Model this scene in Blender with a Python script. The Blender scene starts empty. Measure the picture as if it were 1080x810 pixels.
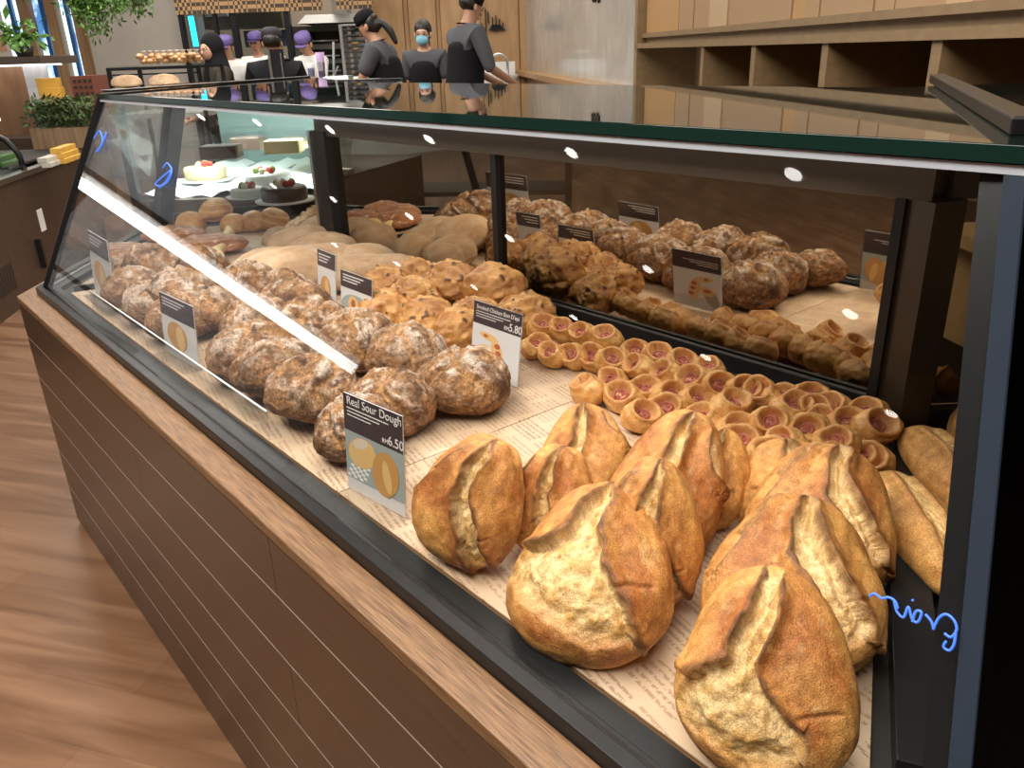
import bpy, bmesh, math, random
import numpy as np
from mathutils import Vector, Matrix

# ---------------------------------------------------------------- camera, world, lights, exposure
SC = bpy.context.scene
COL = SC.collection
EYE = 1.25
FPX, CX, CY = 850.0, 540.0, 405.0
def _basis():
    p1 = np.array([-775.0, -325.0, FPX])                 # towards the far end of the counter (-X)
    p2 = np.array([460.0, 80 - 0.033 * 1235 - 405, FPX])  # a second point of the horizon
    n = np.cross(p1, p2); n /= np.linalg.norm(n)
    up = n if n[1] < 0 else -n
    X = -p1 / np.linalg.norm(p1)
    Y = np.cross(up, X)
    return np.array([X, Y, up])
RB = _basis()
cam_d = bpy.data.cameras.new('camera'); cam = bpy.data.objects.new('camera', cam_d); COL.objects.link(cam)
cam_d.sensor_fit = 'HORIZONTAL'; cam_d.sensor_width = 36.0; cam_d.lens = 36.0 * FPX / 1080.0
cam_d.clip_start = 0.01; cam_d.clip_end = 100
_r = RB @ np.array([1, 0, 0]); _u = RB @ np.array([0, -1, 0]); _b = RB @ np.array([0, 0, -1])
cam.matrix_world = Matrix(((_r[0], _u[0], _b[0], 0), (_r[1], _u[1], _b[1], 0), (_r[2], _u[2], _b[2], EYE), (0, 0, 0, 1)))
SC.camera = cam

SC.view_settings.view_transform = 'Standard'
SC.view_settings.look = 'None'
SC.view_settings.gamma = 1.0
SC.view_settings.use_curve_mapping = False
SC.view_settings.exposure = 0.0
SC.cycles.use_denoising = True
SC.cycles.max_bounces = 10
SC.cycles.transparent_max_bounces = 24
SC.cycles.sample_clamp_indirect = 6.0
SC.cycles.caustics_reflective = False
SC.cycles.caustics_refractive = False

wd = bpy.data.worlds.new('room_air'); SC.world = wd; wd.use_nodes = True
wd.node_tree.nodes['Background'].inputs[0].default_value = (0.95, 0.90, 0.84, 1)
wd.node_tree.nodes['Background'].inputs[1].default_value = 0.35

def area(name, loc, target, sx, sy, power, col=(1, .93, .84)):
    d = bpy.data.lights.new(name, 'AREA'); d.shape = 'RECTANGLE'; d.size = sx; d.size_y = sy
    d.energy = power; d.color = col
    o = bpy.data.objects.new(name, d); COL.objects.link(o); o.location = loc
    v = Vector(target) - Vector(loc)
    o.rotation_euler = v.to_track_quat('-Z', 'Y').to_euler()
    return o
# unseen soft area lights, added below the ceiling to light the shop
area('ceiling_fill_light', (-.8, -.72, 2.95), (-.8, -.72, 0), 3.2, .9, 150)
area('ceiling_fill_light', (-1.4, 0.75, 2.95), (-1.4, 0.75, 0), 2.6, 0.7, 55)
area('ceiling_fill_light', (-5.6, 2.0, 2.95), (-5.6, 2.0, 0), 2.4, 2.4, 120)
area('ceiling_fill_light', (-6.2, 5.0, 2.95), (-6.2, 5.0, 0), 3.0, 2.0, 60)
area('ceiling_fill_light', (-2.6, 2.9, 2.95), (-2.6, 2.9, 0), 1.6, 1.0, 30)
area('ceiling_fill_light', (-8.2, 2.6, 2.95), (-8.2, 2.6, 0), 1.6, 1.6, 70)
area('ceiling_fill_light', (-9.6, 5.2, 2.9), (-9.6, 5.2, 0), 1.6, 1.2, 70)
area('ceiling_fill_light', (-7.4, -2.4, 2.95), (-8.2, -2.4, 0.6), 1.6, 3.0, 120, (.90, .96, 1))  # added to brighten the unseen wall that reflects in the front glass
# LED strips of the display case: under the front edge of the lid and under the rear header
area('case_led_strip', (-1.25, 0.630, 1.155), (-1.25, 0.70, 0.70), 2.0, 0.02, 5.6, (1, .94, .86))
area('case_led_strip', (-1.35, 1.06, 1.10), (-1.35, 0.85, 0.70), 1.6, 0.03, 3.5, (1, .93, .84))

# ---------------------------------------------------------------- pixel helpers (points on real planes of the shop)
CP = np.array([0, 0, EYE])
def ray(u, v): return RB @ np.array([u - CX, v - CY, FPX])
def onz(u, v, z): d = ray(u, v); return Vector(CP + d * ((z - EYE) / d[2]))
def ony(u, v, y): d = ray(u, v); return Vector(CP + d * (y / d[1]))
FW = RB @ np.array([0, 0, 1.0]); FW[2] = 0; FW /= np.linalg.norm(FW)        # horizontal view direction
RT = np.array([FW[1], -FW[0], 0.0])                                        # horizontal right
def atd(u, v, D): d = ray(u, v); return Vector(CP + d * (D / (d @ FW)))
YAW = math.atan2(RT[1], RT[0])

# ---------------------------------------------------------------- object helpers
def tag(o, label=None, cat=None, group=None, kind=None):
    if label: o['label'] = label
    if cat: o['category'] = cat
    if group: o['group'] = group
    if kind: o['kind'] = kind
    return o
def empty(name, loc=(0, 0, 0), rz=0.0):
    o = bpy.data.objects.new(name, None); COL.objects.link(o); o.location = loc; o.rotation_euler = (0, 0, rz)
    o.empty_display_size = 0.02
    return o
def link(name, me, mat=None, parent=None):
    o = bpy.data.objects.new(name, me); COL.objects.link(o)
    if mat is not None and not me.materials: me.materials.append(mat)
    if parent is not None: o.parent = parent
    return o
class MB:
    """collects faces, builds one mesh"""
    def __init__(s): s.v = []; s.f = []; s.m = []; s.sm = []; s.cur = 0
    def add(s, vs, fs, smooth=False):
        b = len(s.v); s.v += [tuple(p) for p in vs]
        for f in fs: s.f.append([b + i for i in f]); s.m.append(s.cur); s.sm.append(smooth)
        return s
    def box(s, x0, y0, z0, x1, y1, z1):
        v = [(x, y, z) for z in (z0, z1) for x, y in ((x0, y0), (x1, y0), (x1, y1), (x0, y1))]
        return s.add(v, [(3, 2, 1, 0), (4, 5, 6, 7), (0, 1, 5, 4), (1, 2, 6, 5), (2, 3, 7, 6), (3, 0, 4, 7)])
    def prism(s, poly, z0, z1, poly2=None):
        n = len(poly); q = poly2 or poly
        v = [(p[0], p[1], z0) for p in poly] + [(p[0], p[1], z1) for p in q]
        f = [tuple(range(n - 1, -1, -1)), tuple(range(n, 2 * n))] + [(i, (i + 1) % n, n + (i + 1) % n, n + i) for i in range(n)]
        return s.add(v, f)
    def slab(s, quad, t):
        """a flat plate: four 3-D corners, thickness t along its normal"""
        q = [Vector(p) for p in quad]; n = (q[1] - q[0]).cross(q[3] - q[0]).normalized() * t
        v = q + [p + n for p in q]
        return s.add(v, [(3, 2, 1, 0), (4, 5, 6, 7), (0, 1, 5, 4), (1, 2, 6, 5), (2, 3, 7, 6), (3, 0, 4, 7)])
    def bar(s, a, b, w, h, up=(0, 0, 1)):
        a = Vector(a); b = Vector(b); d = (b - a).normalized(); u = Vector(up)
        sx = d.cross(u).normalized() * w / 2; sz = sx.cross(d).normalized() * h / 2
        v = [a - sx - sz, a + sx - sz, a + sx + sz, a - sx + sz, b - sx - sz, b + sx - sz, b + sx + sz, b - sx + sz]
        return s.add(v, [(0, 1, 2, 3), (7, 6, 5, 4), (0, 4, 5, 1), (1, 5, 6, 2), (2, 6, 7, 3), (3, 7, 4, 0)])
    def tube(s, pts, r, n=8, close=True):
        pts = [Vector(p) for p in pts]; rs = r if isinstance(r, (list, tuple)) else [r] * len(pts)
        rings = []; ref = Vector((0, 0, 1))
        for i, p in enumerate(pts):
            d = (pts[min(i + 1, len(pts) - 1)] - pts[max(i - 1, 0)]).normalized()
            if abs(d.dot(ref)) > .95: ref = Vector((1, 0, 0)) if abs(d.x) < .9 else Vector((0, 1, 0))
            a = d.cross(ref).normalized(); b = d.cross(a).normalized(); ref = -b if b.dot(ref) < 0 else b
            ref = a.cross(d)
            rings.append([p + (a * math.cos(t) + b * math.sin(t)) * rs[i] for t in [2 * math.pi * k / n for k in range(n)]])
        v = [q for g in rings for q in g]; f = []
        for i in range(len(pts) - 1):
            for k in range(n): f.append((i * n + k, i * n + (k + 1) % n, (i + 1) * n + (k + 1) % n, (i + 1) * n + k))
        if close: f += [tuple(range(n - 1, -1, -1)), tuple(range((len(pts) - 1) * n, len(pts) * n))]
        return s.add(v, f, True)
    def lathe(s, prof, n=24, c=(0, 0, 0)):
        v = []; f = []
        for r, z in prof:
            for k in range(n): t = 2 * math.pi * k / n; v.append((c[0] + r * math.cos(t), c[1] + r * math.sin(t), c[2] + z))
        for i in range(len(prof) - 1):
            for k in range(n): f.append((i * n + k, i * n + (k + 1) % n, (i + 1) * n + (k + 1) % n, (i + 1) * n + k))
        f += [tuple(range(n - 1, -1, -1)), tuple(range((len(prof) - 1) * n, len(prof) * n))]
        return s.add(v, f, True)
    def ball(s, c, r, n=12, sq=1.0):
        rx, ry, rz = r if isinstance(r, (tuple, list)) else (r, r, r)
        v = []; f = []; m = n
        for i in range(1, m):
            a = math.pi * i / m
            for k in range(2 * n): t = math.pi * k / n; v.append((c[0] + rx * math.sin(a) * math.cos(t), c[1] + ry * math.sin(a) * math.sin(t), c[2] - rz * math.cos(a)))
        b = len(v); v += [(c[0], c[1], c[2] - rz), (c[0], c[1], c[2] + rz)]; w = 2 * n
        for i in range(m - 2):
            for k in range(w): f.append((i * w + k, i * w + (k + 1) % w, (i + 1) * w + (k + 1) % w, (i + 1) * w + k))
        for k in range(w): f.append((b, (k + 1) % w, k)); f.append((b + 1, (m - 2) * w + k, (m - 2) * w + (k + 1) % w))
        return s.add(v, f, True)
    def build(s, name, mat=None, parent=None, bevel=0.0):
        me = bpy.data.meshes.new(name); me.from_pydata(s.v, [], s.f)
        mats = mat if isinstance(mat, (list, tuple)) else [mat]
        for m in mats:
            if m is not None: me.materials.append(m)
        for p, i, sm in zip(me.polygons, s.m, s.sm): p.material_index = i; p.use_smooth = sm
        me.update()
        bm = bmesh.new(); bm.from_mesh(me); bmesh.ops.recalc_face_normals(bm, faces=bm.faces); bm.to_mesh(me); bm.free()
        o = link(name, me, None, parent)
        if bevel:
            md = o.modifiers.new('bevel', 'BEVEL'); md.width = bevel; md.segments = 2; md.limit_method = 'ANGLE'
        return o

# ---------------------------------------------------------------- materials
def mat(name, col, rough=.5, metal=0.0, spec=.5, emit=None, es=0.0, coat=0.0, alpha=1.0):
    m = bpy.data.materials.new(name); m.use_nodes = True; b = m.node_tree.nodes['Principled BSDF']
    b.inputs['Base Color'].default_value = (*col, 1); b.inputs['Roughness'].default_value = rough
    b.inputs['Metallic'].default_value = metal; b.inputs['Specular IOR Level'].default_value = spec
    b.inputs['Coat Weight'].default_value = coat
    if emit: b.inputs['Emission Color'].default_value = (*emit, 1); b.inputs['Emission Strength'].default_value = es
    return m
def nd(m, t, **k):
    n = m.node_tree.nodes.new(t)
    for a, b in k.items(): setattr(n, a, b)
    return n
def ramp(m, stops):
    r = nd(m, 'ShaderNodeValToRGB'); e = r.color_ramp.elements
    while len(e) < len(stops): e.new(.5)
    for q, (p, c) in zip(e, stops): q.position = p; q.color = (*c, 1) if len(c) == 3 else c
    return r
def coords(m, scale=(1, 1, 1), rot=(0, 0, 0), obj=True):
    tc = nd(m, 'ShaderNodeTexCoord'); mp = nd(m, 'ShaderNodeMapping'); L = m.node_tree.links
    L.new(tc.outputs['Object'], mp.inputs[0]); mp.inputs['Scale'].default_value = scale; mp.inputs['Rotation'].default_value = rot
    return mp
def noisy(name, c1, c2, scale=(1, 1, 1), ns=5.0, rough=.5, bump=0.0, spec=.5, rot=(0, 0, 0), lo=.3, hi=.7, detail=6, metal=0.0, coat=0.0, dist=0.0):
    m = mat(name, c1, rough, metal, spec, coat=coat); L = m.node_tree.links; b = m.node_tree.nodes['Principled BSDF']
    mp = coords(m, scale, rot); n = nd(m, 'ShaderNodeTexNoise'); n.inputs['Scale'].default_value = ns; n.inputs['Detail'].default_value = detail
    n.inputs['Distortion'].default_value = dist
    L.new(mp.outputs[0], n.inputs['Vector']); r = ramp(m, [(lo, c1), (hi, c2)]); L.new(n.outputs['Fac'], r.inputs[0]); L.new(r.outputs[0], b.inputs['Base Color'])
    if bump:
        bp = nd(m, 'ShaderNodeBump'); bp.inputs['Strength'].default_value = bump; bp.inputs['Distance'].default_value = .002
        L.new(n.outputs['Fac'], bp.inputs['Height']); L.new(bp.outputs[0], b.inputs['Normal'])
    return m
def glass(name, tint=(1, 1, 1), dens=0.0, ior=1.5, rough=0.0):
    """thin architectural glass: clear transmission plus Fresnel reflection"""
    m = bpy.data.materials.new(name); m.use_nodes = True; N = m.node_tree.nodes; L = m.node_tree.links; N.clear()
    o = nd(m, 'ShaderNodeOutputMaterial'); t = nd(m, 'ShaderNodeBsdfTransparent'); g = nd(m, 'ShaderNodeBsdfGlossy'); f = nd(m, 'ShaderNodeFresnel'); x = nd(m, 'ShaderNodeMixShader')
    t.inputs[0].default_value = (*tint, 1); g.inputs['Roughness'].default_value = rough; f.inputs[0].default_value = ior
    ge = nd(m, 'ShaderNodeNewGeometry'); mi = nd(m, 'ShaderNodeMix')          # the same reflectance from either side of the sheet
    mi.inputs[2].default_value = ior; mi.inputs[3].default_value = 1 / ior; L.new(ge.outputs['Backfacing'], mi.inputs[0]); L.new(mi.outputs[0], f.inputs[0])
    L.new(f.outputs[0], x.inputs[0]); L.new(t.outputs[0], x.inputs[1]); L.new(g.outputs[0], x.inputs[2]); L.new(x.outputs[0], o.inputs[0])
    return m
M = {}
M['black'] = mat('black_metal', (.010, .010, .011), .34, 0.0, .28)
M['steel_dark'] = mat('dark_steel', (.014, .015, .016), .34, .1, .3)
M['steel'] = mat('brushed_steel', (.55, .55, .54), .28, 1.0)
M['alu'] = mat('satin_aluminium', (.72, .72, .72), .25, 1.0)
M['glass'] = glass('clear_glass', (.985, .995, .99), ior=1.27)
M['side_glass'] = glass('tinted_glass', (.93, .965, .955), ior=1.3)
M['acrylic'] = glass('acrylic', (.97, .975, .98), ior=1.3)
M['lid'] = mat('lid_glass', (.006, .012, .010), .02, 0.0, .9)
M['lid_edge'] = mat('green_glass_edge', (.004, .022, .017), .06, 0, .5)
M['mirror'] = mat('smoked_mirror', (.50, .44, .36), .015, 1.0)
M['header'] = mat('bronze_header', (.060, .044, .031), .28, .2)
M['edge_glow'] = mat('lit_pane_edge', (.46, .50, .56), .3)
M['white'] = mat('white', (.80, .80, .78), .5)
M['cloth'] = mat('white_cloth', (.82, .88, .88), .8)
M['dark'] = mat('dark_interior', (.02, .018, .016), .6)
M['skin'] = mat('skin', (.42, .22, .14), .5)
M['skin_pale'] = mat('pale_skin', (.55, .32, .22), .5)
M['blackcloth'] = mat('black_cloth', (.008, .008, .010), .85, spec=.2)
M['greycloth'] = mat('charcoal_cloth', (.085, .088, .10), .85, spec=.2)
M['hair'] = mat('hair', (.010, .007, .005), .45)
M['purple'] = mat('purple_cloth', (.14, .10, .30), .7)
M['mask'] = mat('mask_blue', (.22, .52, .68), .7)
M['led'] = mat('led', (1, 1, 1), .5, emit=(1, .97, .92), es=14.0)
M['spot'] = mat('spot_lens', (1, 1, 1), .5, emit=(1, .96, .90), es=30.0)
M['cyan'] = mat('cyan_tube', (0, .5, .9), .5, emit=(.02, .55, 1), es=2.5)
M['blue_reflection'] = mat('script_reflection', (.05, .16, .70), .4, emit=(.07, .20, .85), es=.55)
M['ledge'] = noisy('oak_ledge', (.095, .046, .019), (.26, .140, .064), (4, 100, 100), 6, .42, .25, detail=9, lo=.34, hi=.66)
M['plank'] = noisy('brown_board', (.048, .024, .012), (.082, .044, .024), (1.6, 45, 45), 6, .30, .06, detail=7, lo=.2, hi=.8)
M['plank_dark'] = noisy('dark_brown_board', (.050, .030, .020), (.075, .046, .030), (3, 3, 8), 4, .4)
M['oakwall'] = noisy('oak_veneer', (.36, .20, .085), (.52, .33, .16), (3, 3, .45), 3.5, .5, detail=8, dist=.6)
M['oakpost'] = noisy('oak_post', (.30, .17, .075), (.42, .26, .13), (9, 9, .6), 4, .5)
M['niche'] = noisy('niche_frame_wood', (.20, .130, .062), (.25, .165, .080), (1.5, 8, 8), 5, .5)
M['niche_back'] = noisy('niche_back_wood', (.20, .12, .06), (.34, .21, .12), (14, 14, .5), 3, .55)
M['marble'] = noisy('grey_marble', (.36, .36, .34), (.50, .50, .48), (1, 1, 1), 2.4, .12, detail=9, dist=1.6, lo=.25, hi=.75)
M['stone'] = noisy('beige_stone', (.37, .335, .29), (.48, .44, .39), (1, 1, 1), 2.0, .4, detail=9, dist=1.0, lo=.2, hi=.8)
M['marble_white'] = noisy('white_marble', (.52, .53, .56), (.68, .69, .71), (1, 1, 1), 5, .3, detail=8, dist=1.5)
M['ceiling'] = mat('ceiling_paint', (.30, .27, .24), .8)
M['wallpaint'] = mat('warm_wall_paint', (.42, .34, .26), .8)
M['leaf'] = noisy('leaf_green', (.03, .10, .012), (.14, .30, .045), ns=14, rough=.55)
M['leaf_dark'] = noisy('dark_leaf', (.02, .05, .012), (.08, .12, .03), ns=18, rough=.6)

def mat_floor():
    m = mat('wood_floor', (.2, .1, .06), .33); L = m.node_tree.links; b = m.node_tree.nodes['Principled BSDF']
    mp = coords(m, (1, 1, 1), (0, 0, math.radians(-33)))
    br = nd(m, 'ShaderNodeTexBrick'); br.inputs['Scale'].default_value = 1.0; br.inputs['Brick Width'].default_value = 1.2; br.inputs['Row Height'].default_value = .15
    br.inputs['Mortar Size'].default_value = .0012; br.inputs['Color1'].default_value = (.30, .30, .30, 1); br.inputs['Color2'].default_value = (.70, .70, .70, 1); br.inputs['Mortar'].default_value = (.1, .1, .1, 1)
    L.new(mp.outputs[0], br.inputs['Vector'])
    m2 = nd(m, 'ShaderNodeMapping'); m2.inputs['Scale'].default_value = (.9, 9, 1); L.new(mp.outputs[0], m2.inputs[0])
    n = nd(m, 'ShaderNodeTexNoise'); n.inputs['Scale'].default_value = 1.7; n.inputs['Detail'].default_value = 8; n.inputs['Distortion'].default_value = .7; L.new(m2.outputs[0], n.inputs['Vector'])
    mx = nd(m, 'ShaderNodeMath', operation='MULTIPLY_ADD'); L.new(br.outputs['Color'], mx.inputs[0]); mx.inputs[1].default_value = .25; L.new(n.outputs['Fac'], mx.inputs[2])
    r = ramp(m, [(.32, (.095, .043, .020)), (.58, (.180, .090, .046)), (.86, (.29, .165, .095))]); L.new(mx.outputs[0], r.inputs[0]); L.new(r.outputs[0], b.inputs['Base Color'])
    bp = nd(m, 'ShaderNodeBump'); bp.inputs['Strength'].default_value = .25; bp.inputs['Distance'].default_value = .002; L.new(n.outputs['Fac'], bp.inputs['Height']); L.new(bp.outputs[0], b.inputs['Normal'])
    return m
M['floor'] = mat_floor()

def mat_paper():
    """tan baking paper printed with lines of tiny newspaper type"""
    m = mat('printed_paper', (.75, .55, .38), .55, spec=.4); L = m.node_tree.links; b = m.node_tree.nodes['Principled BSDF']
    mp = coords(m, (1, 1, 1), (0, 0, math.radians(12)))
    wv = nd(m, 'ShaderNodeTexWave', wave_type='BANDS', bands_direction='Y'); wv.inputs['Scale'].default_value = 36; L.new(mp.outputs[0], wv.inputs['Vector'])
    nz = nd(m, 'ShaderNodeTexNoise'); nz.inputs['Scale'].default_value = 260; nz.inputs['Detail'].default_value = 2; L.new(mp.outputs[0], nz.inputs['Vector'])
    bk = nd(m, 'ShaderNodeTexBrick'); bk.inputs['Scale'].default_value = 1; bk.inputs['Brick Width'].default_value = .085; bk.inputs['Row Height'].default_value = .055; bk.inputs['Mortar Size'].default_value = .006
    bk.inputs['Color1'].default_value = (1, 1, 1, 1); bk.inputs['Color2'].default_value = (.55, .55, .55, 1); bk.inputs['Mortar'].default_value = (0, 0, 0, 1); L.new(mp.outputs[0], bk.inputs['Vector'])
    g1 = nd(m, 'ShaderNodeMath', operation='GREATER_THAN'); g1.inputs[1].default_value = .55; L.new(wv.outputs['Fac'], g1.inputs[0])
    g2 = nd(m, 'ShaderNodeMath', operation='GREATER_THAN'); g2.inputs[1].default_value = .46; L.new(nz.outputs['Fac'], g2.inputs[0])
    a = nd(m, 'ShaderNodeMath', operation='MULTIPLY'); L.new(g1.outputs[0], a.inputs[0]); L.new(g2.outputs[0], a.inputs[1])
    c = nd(m, 'ShaderNodeMath', operation='MULTIPLY'); L.new(a.outputs[0], c.inputs[0]); L.new(bk.outputs['Color'], c.inputs[1])
    big = nd(m, 'ShaderNodeTexNoise'); big.inputs['Scale'].default_value = 7; L.new(mp.outputs[0], big.inputs['Vector'])
    rb = ramp(m, [(.35, (.50, .345, .225)), (.65, (.60, .45, .32))]); L.new(big.outputs['Fac'], rb.inputs[0])
    mx = nd(m, 'ShaderNodeMixRGB'); mx.inputs[2].default_value = (.28, .155, .09, 1); L.new(rb.outputs[0], mx.inputs[1])
    k = nd(m, 'ShaderNodeMath', operation='MULTIPLY'); k.inputs[1].default_value = .85; L.new(c.outputs[0], k.inputs[0]); L.new(k.outputs[0], mx.inputs[0])
    L.new(mx.outputs[0], b.inputs['Base Color'])
    bp = nd(m, 'ShaderNodeBump'); bp.inputs['Strength'].default_value = .35; bp.inputs['Distance'].default_value = .01; L.new(big.outputs['Fac'], bp.inputs['Height']); L.new(bp.outputs[0], b.inputs['Normal'])
    return m
M['paper'] = mat_paper()

# ================================================================= STRUCTURE
def struct(o): o['kind'] = 'structure'; return o
struct(MB().box(-18, -7, -.05, 6, 14, 0).build('floor', M['floor']))
struct(MB().box(-18, -7, 3.0, 6, 14, 3.05).build('ceiling', M['ceiling']))
struct(MB().box(-18, -7.1, 0, 6, -7, 3.0).build('wall_front', M['wallpaint']))
struct(MB().box(-9.7, -7, 0, -9.6, -.2, 3.0).build('wall_reflector', M['marble_white']))  # unseen pale wall, added for its haze in the front glass
struct(MB().box(5.9, -7, 0, 6, 14, 3.0).build('wall_near', M['wallpaint']))

# ---- right-hand wall: niche shelving near, polished marble beyond (seen along its length)
NV = ray(452, 61); NV[2] = 0; NV /= np.linalg.norm(NV)                  # runs away from the viewer
NN = np.array([-NV[1], NV[0], 0.0])
if (RT @ NN) < 0: NN = -NN                                            # points away from the camera
ND = 1.15
def wall_s(u):
    """distance along the niche wall of image column u (at eye level)"""
    d = ray(u, 60); d[2] = 0; t = ND / (d @ NN); return float((d * t) @ NV)
wall = empty('wall_frame', (float(NN[0] * ND), float(NN[1] * ND), 0), math.atan2(-NV[1], -NV[0]))
# local axes: +x comes back towards the viewer (-NV), +y = ?
WX = Vector((-NV[0], -NV[1], 0)); WY = Vector((-WX.y, WX.x, 0)); SGN = 1.0 if WY.dot(Vector(NN)) > 0 else -1.0
def wp(s, depth, z):
    """s metres along the wall away from the viewer, depth behind the wall face"""
    p = Vector(NN) * (ND + depth) + Vector(NV) * s; return (p.x, p.y, z)
def wbox(mb, s0, d0, z0, s1, d1, z1):
    v = [wp(s, d, z) for z in (z0, z1) for s, d in ((s0, d0), (s1, d0), (s1, d1), (s0, d1))]
    return mb.add(v, [(3, 2, 1, 0), (4, 5, 6, 7), (0, 1, 5, 4), (1, 2, 6, 5), (2, 3, 7, 6), (3, 0, 4, 7)])
bpy.data.objects.remove(wall)
mb = MB()
# recess back and the slab with rails and dividers
wbox(mb, .2, .30, .5, 4.66, .34, 1.25)
struct(mb.build('wall_niche_back', M['niche_back']))
mb = MB(); wbox(mb, .2, 0.03, 1.318, 4.66, .3, 3.0); wbox(mb, .2, .02, 0, 4.66, .3, .80)
struct(mb.build('wall_right', M['niche']))
wall_panel_top = MB()
s = .3
k = 0
rnd = random.Random(5)
PANM = [mat('oak_strip_a', (.36, .23, .12), .5), mat('oak_strip_b', (.47, .33, .19), .5), mat('oak_strip_c', (.42, .24, .09), .5)]
while s < 4.6:
    w = rnd.choice([.10, .22, .30]); wall_panel_top.cur = rnd.randrange(3)
    wbox(wall_panel_top, s, .012 + rnd.random() * .006, 1.318, min(s + w - .004, 4.64), .05, 2.4); s += w; k += 1
struct(wall_panel_top.build('trim_1', PANM))
mb = MB(); wbox(mb, .2, -.005, 1.296, 4.66, .06, 1.318); wbox(mb, .2, .02, 1.27, 4.66, .06, 1.296); wbox(mb, .2, -.03, 1.245, 4.66, .30, 1.27)
wbox(mb, .2, -.03, .80, 4.66, .30, .83); wbox(mb, 4.62, -.03, .0, 4.68, .30, 2.4)
for q in (.75, 1.30, 1.85, 2.40, 2.95, 3.52): wbox(mb, q - .02, -.02, .83, q + .02, .30, 1.245)
struct(mb.build('trim_2', M['niche']))
mb = MB(); wbox(mb, 4.68, .0, .0, 10.9, .1, 3.0)
struct(mb.build('wall_marble', M['marble']))
mb = MB(); wbox(mb, 4.7, -.16, 1.0, 10.9, .0, 1.045); wbox(mb, 10.9, -.16, 0, 11.05, .1, 3.0); 
struct(mb.build('trim_3', M['oakpost']))

# ---- far wall frame: boxes laid out along RT (right) and FW (away)
def fbox(mb, x0, x1, z0, z1, D0, D1):
    v = []
    for z in (z0, z1):
        for x, D in ((x0, D0), (x1, D0), (x1, D1), (x0, D1)):
            v.append((RT[0] * x + FW[0] * D, RT[1] * x + FW[1] * D, z))
    return mb.add(v, [(3, 2, 1, 0), (4, 5, 6, 7), (0, 1, 5, 4), (1, 2, 6, 5), (2, 3, 7, 6), (3, 0, 4, 7)])
def fpt(x, D, z): return Vector((RT[0] * x + FW[0] * D, RT[1] * x + FW[1] * D, z))
def fx(u, D, v=50): p = atd(u, v, D); return float(RT @ np.array(p))
def fz(u, v, D): return atd(u, v, D).z
# oak-clad wall behind the sink (vertical boards)
mb = MB(); D = 10.3
us = [392, 428, 433, 462, 466, 492, 508, 548]
xs = [fx(u, D) for u in us] + [fx(560, D)]
for i in range(len(xs) - 1): fbox(mb, xs[i] + .006, xs[i + 1] - .006, 0, 3, D + (.03 if i in (1, 3) else 0), D + .15)
fbox(mb, xs[0], xs[-1], 0, 3, D + .05, D + .2)
struct(mb.build('wall_oak', M['oakwall']))
mb = MB(); D = 11.4
fbox(mb, fx(-330, D), fx(400, D), 0, 3, D + 1.2, D + 1.3)
struct(mb.build('wall_kitchen', M['wallpaint']))
mb = MB(); D = 10.0
fbox(mb, fx(96, D), fx(194, D), 0, 3, D, D + .15)
struct(mb.build('wall_stone', M['stone']))
# bright windows between oak posts at the far left
M['street'] = noisy('street_glass', (.05, .16, .36), (.62, .84, .94), (1, 1, 1), 2.2, .2, lo=.40, hi=.48)
_b = M['street'].node_tree.nodes['Principled BSDF']; _rr = [n for n in M['street'].node_tree.nodes if n.type == 'VALTORGB'][0]
M['street'].node_tree.links.new(_rr.outputs[0], _b.inputs['Emission Color']); _b.inputs['Emission Strength'].default_value = 1.6
D = 10.2
for i, (u0, u1) in enumerate([(3, 30), (40, 59), (66, 84)]):
    mb = MB(); fbox(mb, fx(u0 - 6, D), fx(u1 + 6, D), .3, 2.6, D + .10, D + .12)
    w = struct(mb.build('window_%d' % (i + 1), M['street']))
    mb = MB(); m_ = (fx(u0, D) * .45 + fx(u1, D) * .55); fbox(mb, m_ - .02, m_ + .02, .3, 2.6, D + .05, D + .10); fbox(mb, fx(u0 - 6, D), fx(u1 + 6, D), 2.02, 2.12, D + .04, D + .10)
    mb.build('window_frame', mat('blue_frame', (.03, .13, .38), .4), w)
mb = MB()
for u in (-6, 29, 57, 84): fbox(mb, fx(u, D), fx(u + 11, D), 0, 3, D - .02, D + .12)
struct(mb.build('trim_4', M['oakpost']))
mb = MB(); fbox(mb, fx(-300, D), fx(0, D), 0, 3, D, D + .15); fbox(mb, fx(-8, D), fx(100, D), 0, .9, D - .05, D)
struct(mb.build('wall_left', M['wallpaint']))
mb = MB(); fbox(mb, fx(-12, D), fx(98, D), 2.55, 3, D - .02, D + .2)
struct(mb.build('trim_5', M['oakpost']))

# ---- glazed kitchen front: mullions, rattan band, panes
D = 9.7
mb = MB()
for (ua, ub) in ((193, 197), (229, 232), (247, 253), (303, 309)): fbox(mb, fx(ua, D), fx(ub, D), 0, 3, D, D + .08)
fbox(mb, fx(193, D), fx(397, D), 1.98, 2.04, D, D + .06)
struct(mb.build('trim_6', M['black']))
mb = MB()
for ua, ub in ((197, 229), (232, 247), (253, 303)): fbox(mb, fx(ua, D), fx(ub, D), .2, 1.98, D + .03, D + .04)
struct(mb.build('window_4', M['side_glass']))
M['rattan'] = mat('rattan', (.3, .18, .08), .6)
_m = M['rattan']; _c = nd(_m, 'ShaderNodeTexChecker'); _c.inputs['Scale'].default_value = 26; _c.inputs['Color1'].default_value = (.42, .25, .11, 1); _c.inputs['Color2'].default_value = (.05, .03, .015, 1)
_m.node_tree.links.new(coords(_m).outputs[0], _c.inputs[0]); _m.node_tree.links.new(_c.outputs[0], _m.node_tree.nodes['Principled BSDF'].inputs['Base Color'])
mb = MB(); fbox(mb, fx(193, D), fx(345, D), fz(270, 13, D), 2.6, D - .03, D - .01); fbox(mb, fx(360, D), fx(397, D), fz(270, 13, D), 2.6, D - .03, D - .01)
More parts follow.
